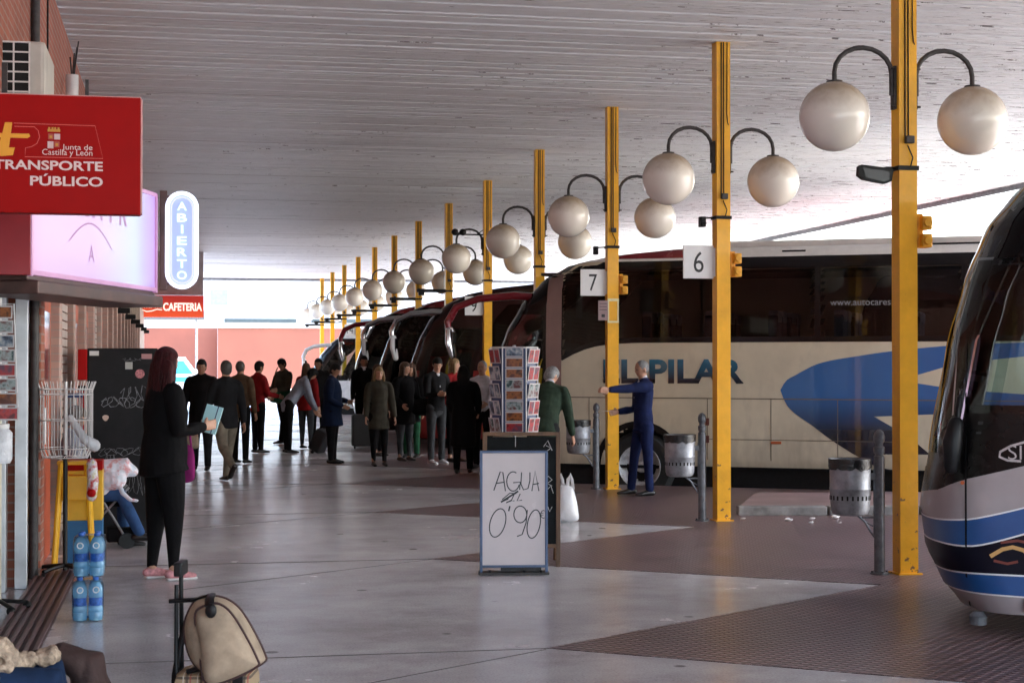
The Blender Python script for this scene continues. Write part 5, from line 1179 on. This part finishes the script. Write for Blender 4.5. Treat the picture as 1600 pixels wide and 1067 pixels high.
SKIN = pm('skin', (.50, .27, .18), .5, var=.1, scale=12); SKIN2 = pm('skin_tan', (.36, .18, .11), .5, var=.1, scale=12)
EYE = pm('eye_dark', (.03, .02, .02), .3, var=0); LIP = pm('lip', (.40, .14, .11), .5, var=0)
def cl(name, col, rough=.85): return pm('cloth_' + name, col, rough, var=.25, scale=7, bump=.8, bscale=13, spec=.15)
C_ = dict(black=cl('black', (.0055, .005, .006)), char=cl('charcoal', (.014, .014, .016)), navy=cl('navy', (.013, .021, .075)), navyd=cl('dark_navy', (.007, .015, .042)), khaki=cl('khaki', (.20, .17, .13)), jean=cl('jeans', (.03, .075, .19)), djean=cl('dark_jeans', (.012, .028, .07)), jeang=cl('grey_jeans', (.05, .053, .058)),
          red=cl('red', (.24, .010, .012)), grey=cl('grey', (.26, .28, .34)), green=cl('green', (.028, .045, .030)), olive=cl('olive', (.06, .055, .042)), white=cl('white', (.66, .66, .72)), brown=cl('brown', (.12, .075, .045)), dgreen=cl('deep_green', (.02, .09, .045)), mag=cl('magenta', (.24, .02, .13)), tan=cl('tan', (.36, .28, .19)))
HAIR = dict(black=pm('hair_black', (.006, .005, .005), .7, var=.4, scale=60, stretch=(1, 1, .1), bump=.9, bscale=160, spec=.25), dred=pm('hair_dark_red', (.050, .005, .007), .6, var=.5, scale=60, stretch=(1, 1, .1), bump=.9, bscale=160, spec=.25), blond=pm('hair_blond', (.30, .19, .09), .45, var=.4, scale=60, stretch=(1, 1, .1), bump=.9, bscale=160, spec=.25), grey=pm('hair_grey', (.22, .22, .22), .5, var=.4, scale=60), brown=pm('hair_brown', (.07, .035, .02), .45, var=.4, scale=60, stretch=(1, 1, .1), bump=.9, bscale=160, spec=.25), dkgrey=pm('hair_dark_grey', (.07, .065, .06), .5, var=.4, scale=60))
SHOE = pm('shoe_black', (.015, .013, .012), .35, var=.2); SHOEW = pm('shoe_white', (.6, .6, .62), .5); SHOEP = pm('shoe_pink', (.55, .24, .26), .6, var=.3, scale=30)
def person(label, x, y, face, H=1.72, hairw=1.0, hairl=.19, build=1.0, top='char', bottom='black', topkind='jacket', hair=('short', 'black'), lean=0, legL=(0, 0), legR=(0, 0), armL=(4, 8, 10, 0), armR=(4, 8, 10, 0), head=(0, 0), shoe=None, skin=None, vox=.011, shirt=None, seat=None, z=0, group=None, grip=(25, 25), female=False, twist=0):
    t = thing('person', (x, y, z), R(face - 90), label, 'person', group)
    h = H; V3 = Vector; skin = skin or SKIN
    # ---- joints
    def legpts(side, th, kn, hipz):
        hp = V3((side * .052 * h, 0, hipz)); a = R(th); kp = hp + V3((side * .012 * h, math.sin(a), -math.cos(a))) * .235 * h
        b = R(th - kn); an = kp + V3((side * .004, math.sin(b), -math.cos(b))) * .238 * h; return hp, kp, an, b
    hipz = .52 * h; lo = min(legpts(-1, *legL, hipz)[2].z, legpts(1, *legR, hipz)[2].z); hipz += .047 * h - lo
    if seat: hipz = seat
    L = legpts(-1, *legL, hipz); Rr = legpts(1, *legR, hipz)
    ln = R(lean); up = V3((math.sin(R(twist)) * .0, math.sin(ln), math.cos(ln))); fw = V3((0, math.cos(ln), -math.sin(ln)))
    pel = V3((0, 0, hipz)); sh = pel + up * .295 * h; nk = pel + up * .325 * h
    hp_, hy = R(head[0]) + ln, R(head[1]); hup = V3((0, math.sin(hp_), math.cos(hp_)))
    hc = nk + (up * .4 + hup * .6).normalized() * .082 * h + hup * .010 * h
    HR = Matrix.Rotation(hy, 3, 'Z') @ Matrix.Rotation(-hp_, 3, 'X')
    def armp(side, a, ab, el, tw):
        s0 = sh + V3((side * .100 * h * build ** .5, 0, -.004 * h)); a_ = R(a); d1 = V3((side * math.sin(R(ab)), math.sin(a_) * math.cos(R(ab)), -math.cos(a_) * math.cos(R(ab))))
        b = a_ + R(el); d2 = V3((side * math.sin(R(ab)) * .6 - side * math.sin(R(tw)), math.sin(b), -math.cos(b))).normalized(); e = s0 + d1 * .172 * h; w = e + d2 * .145 * h; return s0, e, w, d2
    AL, AR = armp(-1, *armL), armp(1, *armR)
    SX = (1, 0, 0); B = build
    def torso(mb, g, hem, hemr=1.0, neck=False):
        """g: extra thickness; hem: how far below the hip line the garment reaches"""
        P = []; rd = []
        for u, rx, ry, fo in ((-.02, .088, .066, -.005), (.05, .086, .064, 0), (.12, .078, .058, .004), (.20, .088, .066, .004), (.265, .098, .064, .0), (.298, .088, .050, -.004), (.322, .045, .036, -.006)):
            P.append(pel + up * u * h + fw * fo * h); w = B if u < .25 else 1 + (B - 1) * .5
            if female: rx = rx * (.93 if u > .1 else 1.04); ry = ry * (1.06 if .15 < u < .25 else 1)
            rd.append((rx * h * w + g, ry * h * w * (1.12 if B > 1.1 and u < .2 else 1) + g))
        if hem > .02:
            q = pel - V3((0, 0, hem * h)) + V3((0, (L[1].y + Rr[1].y) * .5 * min(1, hem / .235), 0)); P.insert(0, q); rd.insert(0, (rd[0][0] * hemr, rd[0][1] * hemr * 1.05))
        if neck: P.append(nk + up * .02 * h); rd.append((.036 * h, .036 * h))
        mb.limb(P, rd, side=SX, n=22, cap0=.12)
        if g > 0: mb.limb([sh + V3((-.088 * h, 0, -.002 * h)), nk + V3((0, -.004 * h, .004 * h)), sh + V3((.088 * h, 0, -.002 * h))], [.034 * h + g * .5, (.040 * h, .036 * h), .034 * h + g * .5])
    # ---- body
    b = MB(); torso(b, -.012, 0)
    b.limb([nk - up * .02 * h, nk + (hc - nk) * .6], [.033 * h, .031 * h])
    hr = .0495 * h; b.ell(hc + HR @ V3((0, -.004, .012)), (hr * .88, hr * 1.06, hr * 1.18), HR); b.ell(hc + HR @ V3((0, .012, -.030)), (hr * .68, hr * .82, hr * .92), HR)
    b.ell(hc + HR @ V3((0, hr * 1.02, -.012)), (.011, .015, .022), HR); b.ell(hc + HR @ V3((0, hr * .86, -.044)), (.022, .014, .013), HR); b.ell(hc + HR @ V3((0, hr * .74, -.070)), (.02, .018, .014), HR)
    b.ell(hc + HR @ V3((0, hr * .92, .028)), (.034, .012, .008), HR)
    for s in (-1, 1): b.ell(hc + HR @ V3((s * hr * .90, -.008, -.012)), (.009, .016, .028), HR)
    for A in (AL, AR): b.limb([A[0] + V3((0, 0, -.01 * h)), A[1], A[2]], [.024 * h, .021 * h, .016 * h])
    for G in (L, Rr): b.limb([G[0], G[1], G[2]], [.044 * h * B ** .5, .028 * h, .021 * h])
    V, F = remesh(b, min(vox, .009), 3)
    ey = [hc + HR @ V3((s * .029, hr * .98, .008)) for s in (-1, 1)]; mo = hc + HR @ V3((0, hr * .90, -.050)); mi = []
    for f in F:
        c = (V[f[0]] + V[f[2]]) * .5; k = 0
        if (c - ey[0]).length < .0095 or (c - ey[1]).length < .0095: k = 1
        elif abs((HR.transposed() @ (c - mo)).z) < .007 and (c - mo).length < .026: k = 2
        mi.append(k)
    parts = [(V, F, mi)]
    for side, A, gr in ((-1, AL, grip[0]), (1, AR, grip[1])):            # hands with five fingers
        hb = MB(); w, d = A[2], A[3]; n_ = V3((side * -1, 0, 0)); n_ = (n_ - d * n_.dot(d)).normalized(); fwd_ = d.cross(n_) * (1 if d.cross(n_).y > 0 or abs(d.z) < .5 else -1)
        across = d.cross(n_).normalized()
        if across.y < 0 and abs(across.y) > .3: across = -across
        k = h / 1.72; hb.limb([w - d * .01, w + d * .045 * k, w + d * .085 * k], [(.022 * k, .014 * k), (.040 * k, .014 * k), (.038 * k, .012 * k)], side=tuple(across), n=14)
        for fi, (o, ln_) in enumerate(((.030, .070), (.010, .078), (-.010, .072), (-.029, .056))):
            p = w + d * .085 * k + across * o * k; pts = [p - d * .02]; dd = d.copy(); rot = Matrix.Rotation(R(gr * (1 + .12 * fi)), 3, across)
            if (rot @ d).dot(n_) < d.dot(n_): rot = rot.transposed()
            q = p
            for s_ in range(3): q = q + dd * ln_ * k * (.42, .32, .26)[s_]; pts.append(q.copy()); dd = rot @ dd
            hb.limb(pts, [.0095 * k, .009 * k, .0082 * k, .007 * k], n=10)
        p = w + d * .025 * k + across * .03 * k; hb.limb([p, p + (across * .6 + d * .7 + n_ * .3).normalized() * .035 * k, p + (across * .45 + d * .9 + n_ * .6).normalized() * .065 * k], [.013 * k, .011 * k, .008 * k], n=10)
        v, f = remesh(hb, .0052 if vox < .01 else .0065, 2); parts.append((v, f, 0))
    mesh_obj('body', parts, [skin, EYE, LIP], t)
    # ---- clothes
    tb = C_[bottom]; m = MB(); lb = .078 * h * B
    m.limb([pel + up * .05 * h, pel + V3((0, 0, -.015 * h))], [(.083 * h * B, .062 * h * B), (.088 * h * B, .068 * h * B)], side=SX, n=20)
    for G in (L, Rr):
        d_ = (G[2] - G[1]).normalized(); m.limb([G[0] + V3((0, 0, .01 * h)), G[0] + (G[1] - G[0]) * .4, G[1], G[1] + (G[2] - G[1]) * .45, G[2] - d_ * .005 * h], [.054 * h * B, .050 * h * B, .037 * h * B ** .8 + .003, (.028 if female else .032) * h * B ** .5 + .003, (.019 if female else .028) * h + .004], n=16)
    V, F = remesh(m, vox, 3, .004); mesh_obj('trousers', [(V, F, 0)], [tb], t)
    for G in (L, Rr):
        s_ = MB(); b_ = max(-R(50), min(R(20), G[3] if G[2].z > lo + .02 or seat else 0)) if not seat else 0
        if not seat and G[2].z - (.047 * h) > .03: b_ = G[3] * .8
        fd = V3((0, math.cos(b_), math.sin(b_))); ud = V3((0, -math.sin(b_), math.cos(b_))); a = G[2]
        s_.limb([a - fd * .028 * h + ud * -.022 * h, a + fd * .02 * h - ud * .022 * h, a + fd * .075 * h - ud * .030 * h, a + fd * .108 * h - ud * .034 * h], [(.022 * h, .021 * h), (.024 * h, .024 * h), (.027 * h, .015 * h), (.022 * h, .011 * h)], side=SX, n=16); s_.limb([a + ud * .012 * h, a - ud * .02 * h], [.021 * h, .023 * h])
        s_.move(Matrix.Translation(G[2]) @ Matrix.Scale(.88 if female else .96, 4) @ Matrix.Translation(-G[2])); V, F = remesh(s_, min(vox, .009), 2); so_ = mesh_obj('shoe', [(V, F, 0)], [shoe or SHOE], t)
        if shoe:
            q = MB(); q.limb([a - fd * .026 * h - ud * .041 * h, a + fd * .04 * h - ud * .042 * h, a + fd * .10 * h - ud * .042 * h], [(.023 * h, .006 * h), (.024 * h, .006 * h), (.022 * h, .006 * h)], side=SX); q.build('sole', M_white, so_)
    g = {'shirt': .004, 'sweater': .008, 'jacket': .014, 'coat': .018, 'longcoat': .02}[topkind]; hem = {'shirt': .03, 'sweater': .035, 'jacket': .055, 'coat': .14, 'longcoat': .26}[topkind]
    m = MB(); torso(m, g, hem, {'coat': 1.06, 'longcoat': 1.10}.get(topkind, 1.03))
    for s, A in ((-1, AL), (1, AR)):
        d_ = A[3]; m.limb([A[0] + V3((-s * .006 * h, 0, .0)), A[0] + (A[1] - A[0]) * .25, A[1], A[1] + (A[2] - A[1]) * .55, A[2] - d_ * .012 * h], [.036 * h + g * .7, .036 * h * B ** .5 + g * .6, .028 * h + g * .6, .025 * h + g * .5, .021 * h + g * .4], n=16)
    if topkind != 'shirt': m.limb([nk - up * .012 * h, nk + up * .012 * h], [(.048 * h, .042 * h), (.041 * h, .037 * h)], side=SX)
    V, F = remesh(m, vox, 3, .005 if topkind != 'shirt' else .003); mesh_obj({'shirt': 'shirt', 'sweater': 'sweater', 'jacket': 'jacket', 'coat': 'coat', 'longcoat': 'coat'}[topkind], [(V, F, 0)], [C_[top]], t)
    if shirt:
        m = MB(); m.limb([nk + up * .0 * h, nk + up * .026 * h], [(.040 * h, .037 * h), (.036 * h, .034 * h)], side=SX); q = nk - up * .0 * h + fw * .03 * h
        m.limb([q, q - up * .12 * h + fw * .035 * h], [(.02 * h, .012 * h), (.012 * h, .012 * h)], side=SX); V, F = remesh(m, .008, 2); mesh_obj('shirt', [(V, F, 0)], [C_[shirt]], t)
    # ---- hair
    kind, hcm = hair; m = MB(); o = 1.10
    if kind in ('short', 'long', 'bob', 'bun'):
        m.ell(hc + HR @ V3((0, -.014, .022)), (hr * .96, hr * 1.06, hr * 1.20), HR); m.ell(hc + HR @ V3((0, .004, .052)), (hr * .80, hr * .96, hr * .84), HR); m.ell(hc + HR @ V3((0, -.022, -.008)), (hr * .94, hr * .86, hr * 1.0), HR)
    if kind in ('long', 'bob'):
        dn = V3((0, 0, -1)); e = hairl if kind == 'long' else .10; back = HR @ V3((0, -.04, -.02))
        m.limb([hc + back, hc + back + dn * e * .5 * h - fw * .012 * h, hc + back + dn * e * h - fw * .022 * h], [(hr * .95 * hairw, hr * .62), (hr * 1.12 * hairw, hr * .55), (hr * 1.0 * hairw, hr * .36)], side=tuple(HR @ V3((1, 0, 0))))
        for s in (-1, 1): m.limb([hc + HR @ V3((s * hr * .86, .004, .02)), hc + HR @ V3((s * hr * .98, .008, -.06)), hc + HR @ V3((s * hr * .98, .01, -.12)) + dn * (e - .08) * h * .5], [(.018, .03), (.022, .034), (.016, .024)])
    if kind == 'long' and vox < .0105:                   # loose strands over the mass of hair
        rg = random.Random(9); sm_ = MB()
        for k in range(150):
            w = R(rg.uniform(35, 325)); sx_, sy_ = math.sin(w), math.cos(w); e = hairl * h * rg.uniform(.75, 1.08); j = rg.uniform(.96, 1.06)
            side_ = V3((1, 0, 0)); P0 = hc + HR @ V3((sx_ * .02, sy_ * .02 - .01, hr * 1.30)); P1 = hc + HR @ V3((sx_ * hr * .80 * j, sy_ * hr * .9 * j - .012, hr * .85)); P2 = hc + HR @ V3((sx_ * hr * 1.0 * j, sy_ * hr * .95 * j - .018, -.01))
            B_ = hc + HR @ V3((0, -.04, -.02)); f0 = min(1.0, max(-.2, sy_)); 
            P3 = B_ + V3((sx_ * hr * 1.08 * hairw * .85 * j, 0, 0)) + fw * (sy_ * hr * .62 * j - .012 * h) + V3((0, 0, -1)) * e * .5; P4 = B_ + V3((sx_ * hr * .98 * hairw * .85 * j + rg.uniform(-.012, .012), 0, 0)) + fw * (sy_ * hr * .42 * j - .022 * h) + V3((0, 0, -1)) * e
            sm_.tube([P0, P1, P2, (P2 + P3) * .5 + V3((sx_ * .012, 0, 0)), P3, (P3 + P4) * .5 + V3((rg.uniform(-.008, .008), 0, 0)), P4], [.004, .0055, .006, .006, .0055, .005, .002], 6)
        strands = (sm_.v, sm_.f, 0)
    else: strands = None
    if kind == 'fringe': m.ell(hc, (hr, hr, hr), HR)
    if kind == 'cropped': m.ell(hc + HR @ V3((0, -.010, .016)), (hr * .91, hr * 1.06, hr * 1.17), HR)
    V, F = remesh(m, .007, 2, .003 if kind == 'long' else .002); mesh_obj('hair', [(V, F, 0)] + ([strands] if strands else []), [HAIR[hcm]], t)
    t['_j'] = 1; del t['_j']; M = Matrix.Translation((x, y, z)) @ Matrix.Rotation(R(face - 90), 4, 'Z')
    return t, dict(hl=M @ (AL[2] + AL[3] * .08), hr=M @ (AR[2] + AR[3] * .08), hip=M @ pel, sh=M @ sh, head=M @ hc, M=M, ea=M @ AL[1], eb=M @ AR[1])

# 1 woman with long dark red hair
t, J = person('heavy woman in black with long dark red hair and pink shoes holding a folder', -.10, 13.12, 22, H=1.78, build=1.25, hairw=1.75, hairl=.25, top='black', bottom='black', topkind='jacket', hair=('long', 'dred'), armL=(2, 8, 90, 12), armR=(4, 8, 94, 28), legL=(-3, 2), legR=(5, 5), shoe=SHOEP, vox=.010, head=(8, 10), female=True)
hp = (J['hr'] + J['hl']) / 2
f = thing('folder', tuple(hp + Vector((.035, -.02, -.02))), R(-18), 'pale blue folder held by the woman in black', 'folder')
a = MB(); a.box((0, 0, .08), (.135, .02, .22), ch=.003); a.build('cover', pm('pale_blue_plastic', (.45, .75, .80), .3, var=.05), f); a = MB(); a.box((.03, -.0105, .08), (.008, .002, .22)); a.build('elastic', M_navy, f); f.rotation_euler = (R(-12), R(14), R(-18))
f = thing('magenta_bag', tuple(J['hr'] + Vector((-.18, -.05, -.43))), R(-20), 'magenta pleated cloth bag hanging at the side of the woman in black', 'bag')
a = pillow(closed([(-.05, .0), (.05, .01), (.06, .12), (.04, .26), (-.05, .28), (-.07, .15)]), .07, 0, .14); a.build('bag_body', C_['mag'], f); a = MB(); a.tube([(-.03, 0, .26), (-.02, 0, .36), (.02, 0, .36), (.03, 0, .26)], .008, 6); a.build('strap', C_['mag'], f)
# 2 dark coat facing the camera
t, J = person('man in dark coat facing the camera beside the walking man in khaki trousers', .36, 26.3, 262, H=1.72, build=1.15, top='black', bottom='char', topkind='coat', head=(5, 0), skin=SKIN2, armL=(6, 12, 25, 5), armR=(6, 12, 25, 5))
f = thing('handbag', tuple(J['hr'] + Vector((.1, -.2, -.46))), 0, 'beige woven handbag with loop handles beside the dark coated man', 'bag')
a = pillow(closed([(-.12, 0), (.12, 0), (.14, .12), (.10, .22), (-.10, .22), (-.14, .12)]), .14, 0, .11); a.build('bag_body', M_weave, f); a = MB(); a.tube([(-.08, 0, .2), (-.05, 0, .38), (.05, 0, .38), (.08, 0, .2)], .009, 6); a.build('handle', C_['tan'], f)
# 3 man walking away
person('man in dark jacket and khaki trousers walking away from the camera', .66, 23.7, 112, H=1.72, build=1.08, top='char', bottom='khaki', topkind='jacket', hair=('short', 'dkgrey'), legL=(-20, 34), legR=(17, 5), armL=(16, 8, 18, 0), armR=(-14, 8, 12, 0))
person('bald headed man partly hidden behind the walking man in khaki trousers', 1.02, 28.0, 60, H=1.70, top='brown', bottom='black', hair=('cropped', 'dkgrey'), skin=SKIN2)
# 4 and 5 pair talking
person('man in red jacket and black trousers talking to the man with a backpack', 1.46, 31.2, 30, H=1.70, top='red', bottom='black', topkind='jacket', hair=('short', 'black'), armL=(15, 6, 60, 5), armR=(18, 6, 60, 10), head=(14, 0), skin=SKIN2)
person('man in olive jacket with green bag looking down beside the man in red', 2.16, 34.9, 215, H=1.78, build=1.1, top='olive', bottom='black', topkind='jacket', hair=('short', 'black'), armL=(15, 10, 70, 10), armR=(20, 8, 65, 10), head=(28, 0), legL=(10, 0), legR=(-10, 4), skin=SKIN2)
f = thing('waist_bag', (2.08, 34.62, .86), R(20), 'green shoulder bag on the front of the man in olive jacket', 'bag')
a = pillow(closed([(-.2, 0), (.2, 0), (.22, .12), (.18, .26), (-.18, .26), (-.22, .12)]), .14, 0, .13); a.build('bag_body', C_['dgreen'], f); a = MB(); a.tube([(-.15, 0, .24), (-.1, .05, .6), (-.02, .1, .72)], .012, 6); a.build('strap', C_['brown'], f)
# 6 bending man
t, J = person('man in grey sweater bending forward to pull a trolley case', 2.0, 31.05, 8, H=1.74, top='grey', bottom='black', topkind='sweater', hair=('bob', 'black'), lean=36, head=(20, 0), armL=(22, 6, 8, 0), armR=(16, 4, 10, 0), skin=SKIN2)
# 7 / 8
person('woman with long brown hair and red jacket behind the man in the blue suit', 2.45, 32.5, 55, H=1.66, top='red', bottom='jeang', topkind='jacket', hair=('long', 'brown'), female=True)
person('dark haired man half hidden between the red jacket woman and the blue suit man', 2.80, 34.0, 250, H=1.76, top='char', bottom='black', hair=('short', 'black'), skin=SKIN2)
# 9 blue suit
person('stout man in dark blue suit looking down at his hands', 2.52, 27.75, -18, H=1.66, build=1.22, top='navyd', bottom='black', topkind='coat', hair=('short', 'black'), head=(26, -12), armL=(8, 8, 72, 45), armR=(2, 8, 60, 40), shirt='grey', skin=SKIN2, vox=.010)
# 10
person('tall man in dark jacket with white shirt in front of the far yellow post', 3.82, 34.8, 272, H=1.82, top='black', bottom='black', topkind='jacket', hair=('short', 'black'), shirt='white', armL=(10, 8, 35, 5), armR=(4, 8, 10, 0), skin=SKIN2)
# 11 blonde
person('blonde woman in long olive coat facing the camera', 3.18, 26.75, 275, H=1.60, top='olive', bottom='black', topkind='coat', hair=('long', 'blond'), female=True, armL=(4, 12, 8, 0), armR=(6, 10, 14, 0), legL=(0, 0), legR=(2, 0))
# 12, 13
t, J = person('woman in black coat with curly hair carrying a large black shoulder bag', 3.78, 28.1, 300, H=1.68, build=1.12, top='black', bottom='jeang', topkind='coat', hair=('bob', 'brown'), female=True, armL=(10, 12, 50, 5), armR=(10, 12, 50, 5), head=(4, 30))
f = thing('shoulder_bag', (4.12, 27.85, .80), R(-10), 'large black shoulder bag of the woman beside the burgundy coach', 'bag')
a = pillow(closed([(-.2, 0), (.2, -.02), (.26, .08), (.2, .26), (-.16, .26), (-.22, .12)]), .18, 0, .12); a.build('bag_body', C_['black'], f); a = MB(); a.tube([(-.12, 0, .24), (-.16, .05, .55), (-.2, .06, .6)], .012, 6); a.build('strap', C_['black'], f)
person('brown haired woman whose head shows behind the blonde woman', 3.50, 29.6, 330, H=1.64, top='brown', bottom='black', hair=('bob', 'brown'), female=True)
person('person in green trousers hidden behind the large black shoulder bag', 4.05, 29.2, 250, H=1.66, top='black', bottom='dgreen', topkind='coat', hair=('bob', 'brown'), head=(8, -20))
# 14 - 17 the group by the burgundy coach
person('man in dark sweater with white collar looking down at a phone', 4.20, 27.3, 292, H=1.76, top='char', bottom='jeang', topkind='sweater', hair=('short', 'black'), head=(20, -25), armL=(16, 8, 70, 15), armR=(14, 8, 80, 20), shirt='white', shoe=SHOEW)
person('woman in red jacket with fair hair looking to the right', 4.55, 27.6, 310, H=1.74, top='red', bottom='black', topkind='jacket', hair=('bob', 'blond'), head=(0, 35), armL=(12, 8, 40, 5), armR=(8, 8, 40, 5), female=True)
person('person in long black coat seen from behind at the head of the group', 4.23, 24.8, 75, H=1.63, build=1.12, top='black', bottom='black', topkind='longcoat', hair=('bob', 'black'), armL=(14, 8, 40, 10), armR=(14, 10, 40, 10), legL=(-4, 0), legR=(4, 0))
person('grey haired man in white shirt with folded arms beside the black coat', 4.72, 25.9, 240, H=1.70, top='white', bottom='char', topkind='shirt', hair=('cropped', 'grey'), armL=(12, 14, 60, 25), armR=(10, 8, 60, 25), skin=SKIN)
# 18 green sweater, leaning
person('grey haired man in dark green sweater leaning over, seen from behind', 4.12, 18.7, 62, H=1.72, build=1.15, top='green', bottom='char', topkind='sweater', hair=('short', 'grey'), lean=28, head=(16, -25), armL=(0, 10, 50, 15), armR=(-12, 14, 40, 5), shirt='white', vox=.009)
# 19 suit
t, J = person('slim man in bright blue suit with one arm stretched out beside the number 7 post', 5.74, 20.2, 187, H=1.70, build=.95, top='navy', bottom='navy', topkind='jacket', hair=('cropped', 'grey'), armL=(84, 4, 4, 0), armR=(4, 6, 78, 8), legL=(-3, 0), legR=(12, 6), shirt='white', vox=.008, head=(12, 0), grip=(38, 30))
f = thing('paper_slip', tuple(J['hr'] + Vector((-.09, -.0, .02))), R(10), 'white ticket slip held by the man in the blue suit', 'paper'); a = MB(); a.box((0, 0, 0), (.10, .06, .002)); a.build('sheet', M_white, f); a = MB()
for k in range(3): a.box((0, -.015 + .014 * k, .0015), (.08, .004, .0006))
a.build('print', M_ink, f)
# ---- stroller with a child in front of the black cabinet
t = thing('stroller', (-.66, 15.5, 0), R(5), 'small black folding stroller in front of the black cabinet', 'stroller')
a = MB()
for s in (-1, 1): a.tube([(-.20, s * .16, .95), (-.02, s * .16, .45), (.2, s * .16, .08)], .011, 8); a.tube([(.22, s * .16, .55), (-.02, s * .16, .3), (-.2, s * .16, .08)], .011, 8)
a.tube([(-.2, -.16, .95), (-.22, 0, .97), (-.2, .16, .95)], .012, 8); a.build('frame', M_galv, t)
a = MB(); a.box((0, 0, .40), (.34, .3, .05), ch=.02); a.box((-.17, 0, .62), (.05, .3, .45), ch=.02); a.build('seat', C_['black'], t); a = MB(); a.box((.16, 0, .12), (.26, .28, .13), ch=.02); a.build('foot_box', C_['black'], t)
for x_ in (-.2, .2):
    for s in (-1, 1): a = MB(); a.cyl((x_, s * .16 - .02, .07), (x_, s * .16 + .02, .07), .07, n=20); a.build('wheel', M_black, t)
t, J = person('person in blue jeans sitting on the folding stroller with a floral jacket on the lap', -.88, 15.42, 0, H=1.62, top='grey', bottom='jean', topkind='sweater', hair=('short', 'brown'), seat=.50, legL=(84, 78), legR=(88, 62), lean=-6, armL=(20, 6, 50, 15), armR=(20, 6, 50, 15), head=(30, 0), vox=.009)
M_floral = card_mat('floral_cloth', (.62, .30, .32), (.72, .72, .82), (.55, .62, .72))
f = thing('floral_jacket', (-.58, 15.3, .53), R(-4), 'white and pink floral jacket bundled on the lap of the person on the stroller', 'jacket')
a = MB(); a.limb([(-.17, 0, .06), (-.03, -.02, .17), (.13, .0, .20), (.19, .02, .16)], [(.08, .07), (.12, .09), (.09, .07), (.05, .04)]); a.ell((.0, -.04, .10), (.15, .09, .10)); a.limb([(.06, -.08, .10), (.11, -.10, -.02), (.18, -.10, -.08), (.23, -.08, -.09)], [(.026, .012), (.024, .012), (.02, .010), (.016, .01)]); a.ell((-.10, -.03, .02), (.09, .08, .07))
V, F = remesh(a, .008, 3, .012); mesh_obj('cloth', [(V, F, 0)], [M_floral], f)
# ---- seated person cut by the lower left corner
t, J = person('person in fluffy beige coat and jeans sitting in the lower left corner', -.84, 6.18, 2, H=1.70, top='tan', bottom='djean', topkind='coat', hair=('short', 'brown'), seat=.515, legL=(92, 86), legR=(92, 86), lean=-4, armL=(5, 14, 30, 5), armR=(-12, 10, 45, 10), vox=.010)
M_fur = pm('fluffy_beige', (.44, .34, .25), .95, var=.35, scale=25, bump=1, bscale=90)
f = thing('fluffy_scarf', (-.62, 6.12, .50), 0, 'fluffy beige scarf trailing over the lap of the seated person', 'scarf')
a = MB(); a.limb([(-.05, 0, .13), (-.03, 0, .07), (.0, .02, .02)], [.07, .09, .08]); rg = random.Random(4)
for k in range(70): u = rg.random(); a.ell((.0 + .19 * u + rg.uniform(-.01, .01), .05 + .07 * u + rg.uniform(-.04, .04), .09 + .015 * u + rg.uniform(-.015, .015)), (rg.uniform(.014, .026),) * 3)
for k in range(160): w_ = rg.uniform(0, 6.3); u = rg.random(); a.ell((-.04 + .105 * math.cos(w_) * math.sin(u * 2.2 + .5), .105 * math.sin(w_) * math.sin(u * 2.2 + .5), .19 - .18 * u), (rg.uniform(.012, .022),) * 3)
V, F = remesh(a, .0055, 1, .004); mesh_obj('cloth', [(V, F, 0)], [M_fur], f)
f = thing('brown_coat', (-.36, 6.36, .32), R(10), 'dark brown coat draped over the knees of the seated person', 'coat')
a = MB(); a.limb([(-.16, .06, .24), (-.06, .05, .26), (.03, .04, .22), (.06, .04, .12), (.08, .04, .0), (.09, .04, -.14)], [(.05, .04), (.06, .05), (.08, .07), (.10, .08), (.10, .08), (.10, .08)]); V, F = remesh(a, .008, 2, .022); mesh_obj('cloth', [(V, F, 0)], [pm('dark_brown_cloth', (.035, .016, .014), .8, var=.3, bump=.3)], f)
t = thing('bench', (-1.02, 5.9, 0), 0, 'plain wooden bench under the seated person in the corner', 'bench')
a = MB(); a.box((0, 0, .38), (.42, 1.6, .05), ch=.01); a.build('seat', M_wood, t)
for y_ in (-.7, .7):
    for x_ in (-.16, .16): a = MB(); a.box((x_, y_, .177), (.04, .04, .354)); a.build('leg', M_iron, t)
bpy.data.collections.remove(TMP)
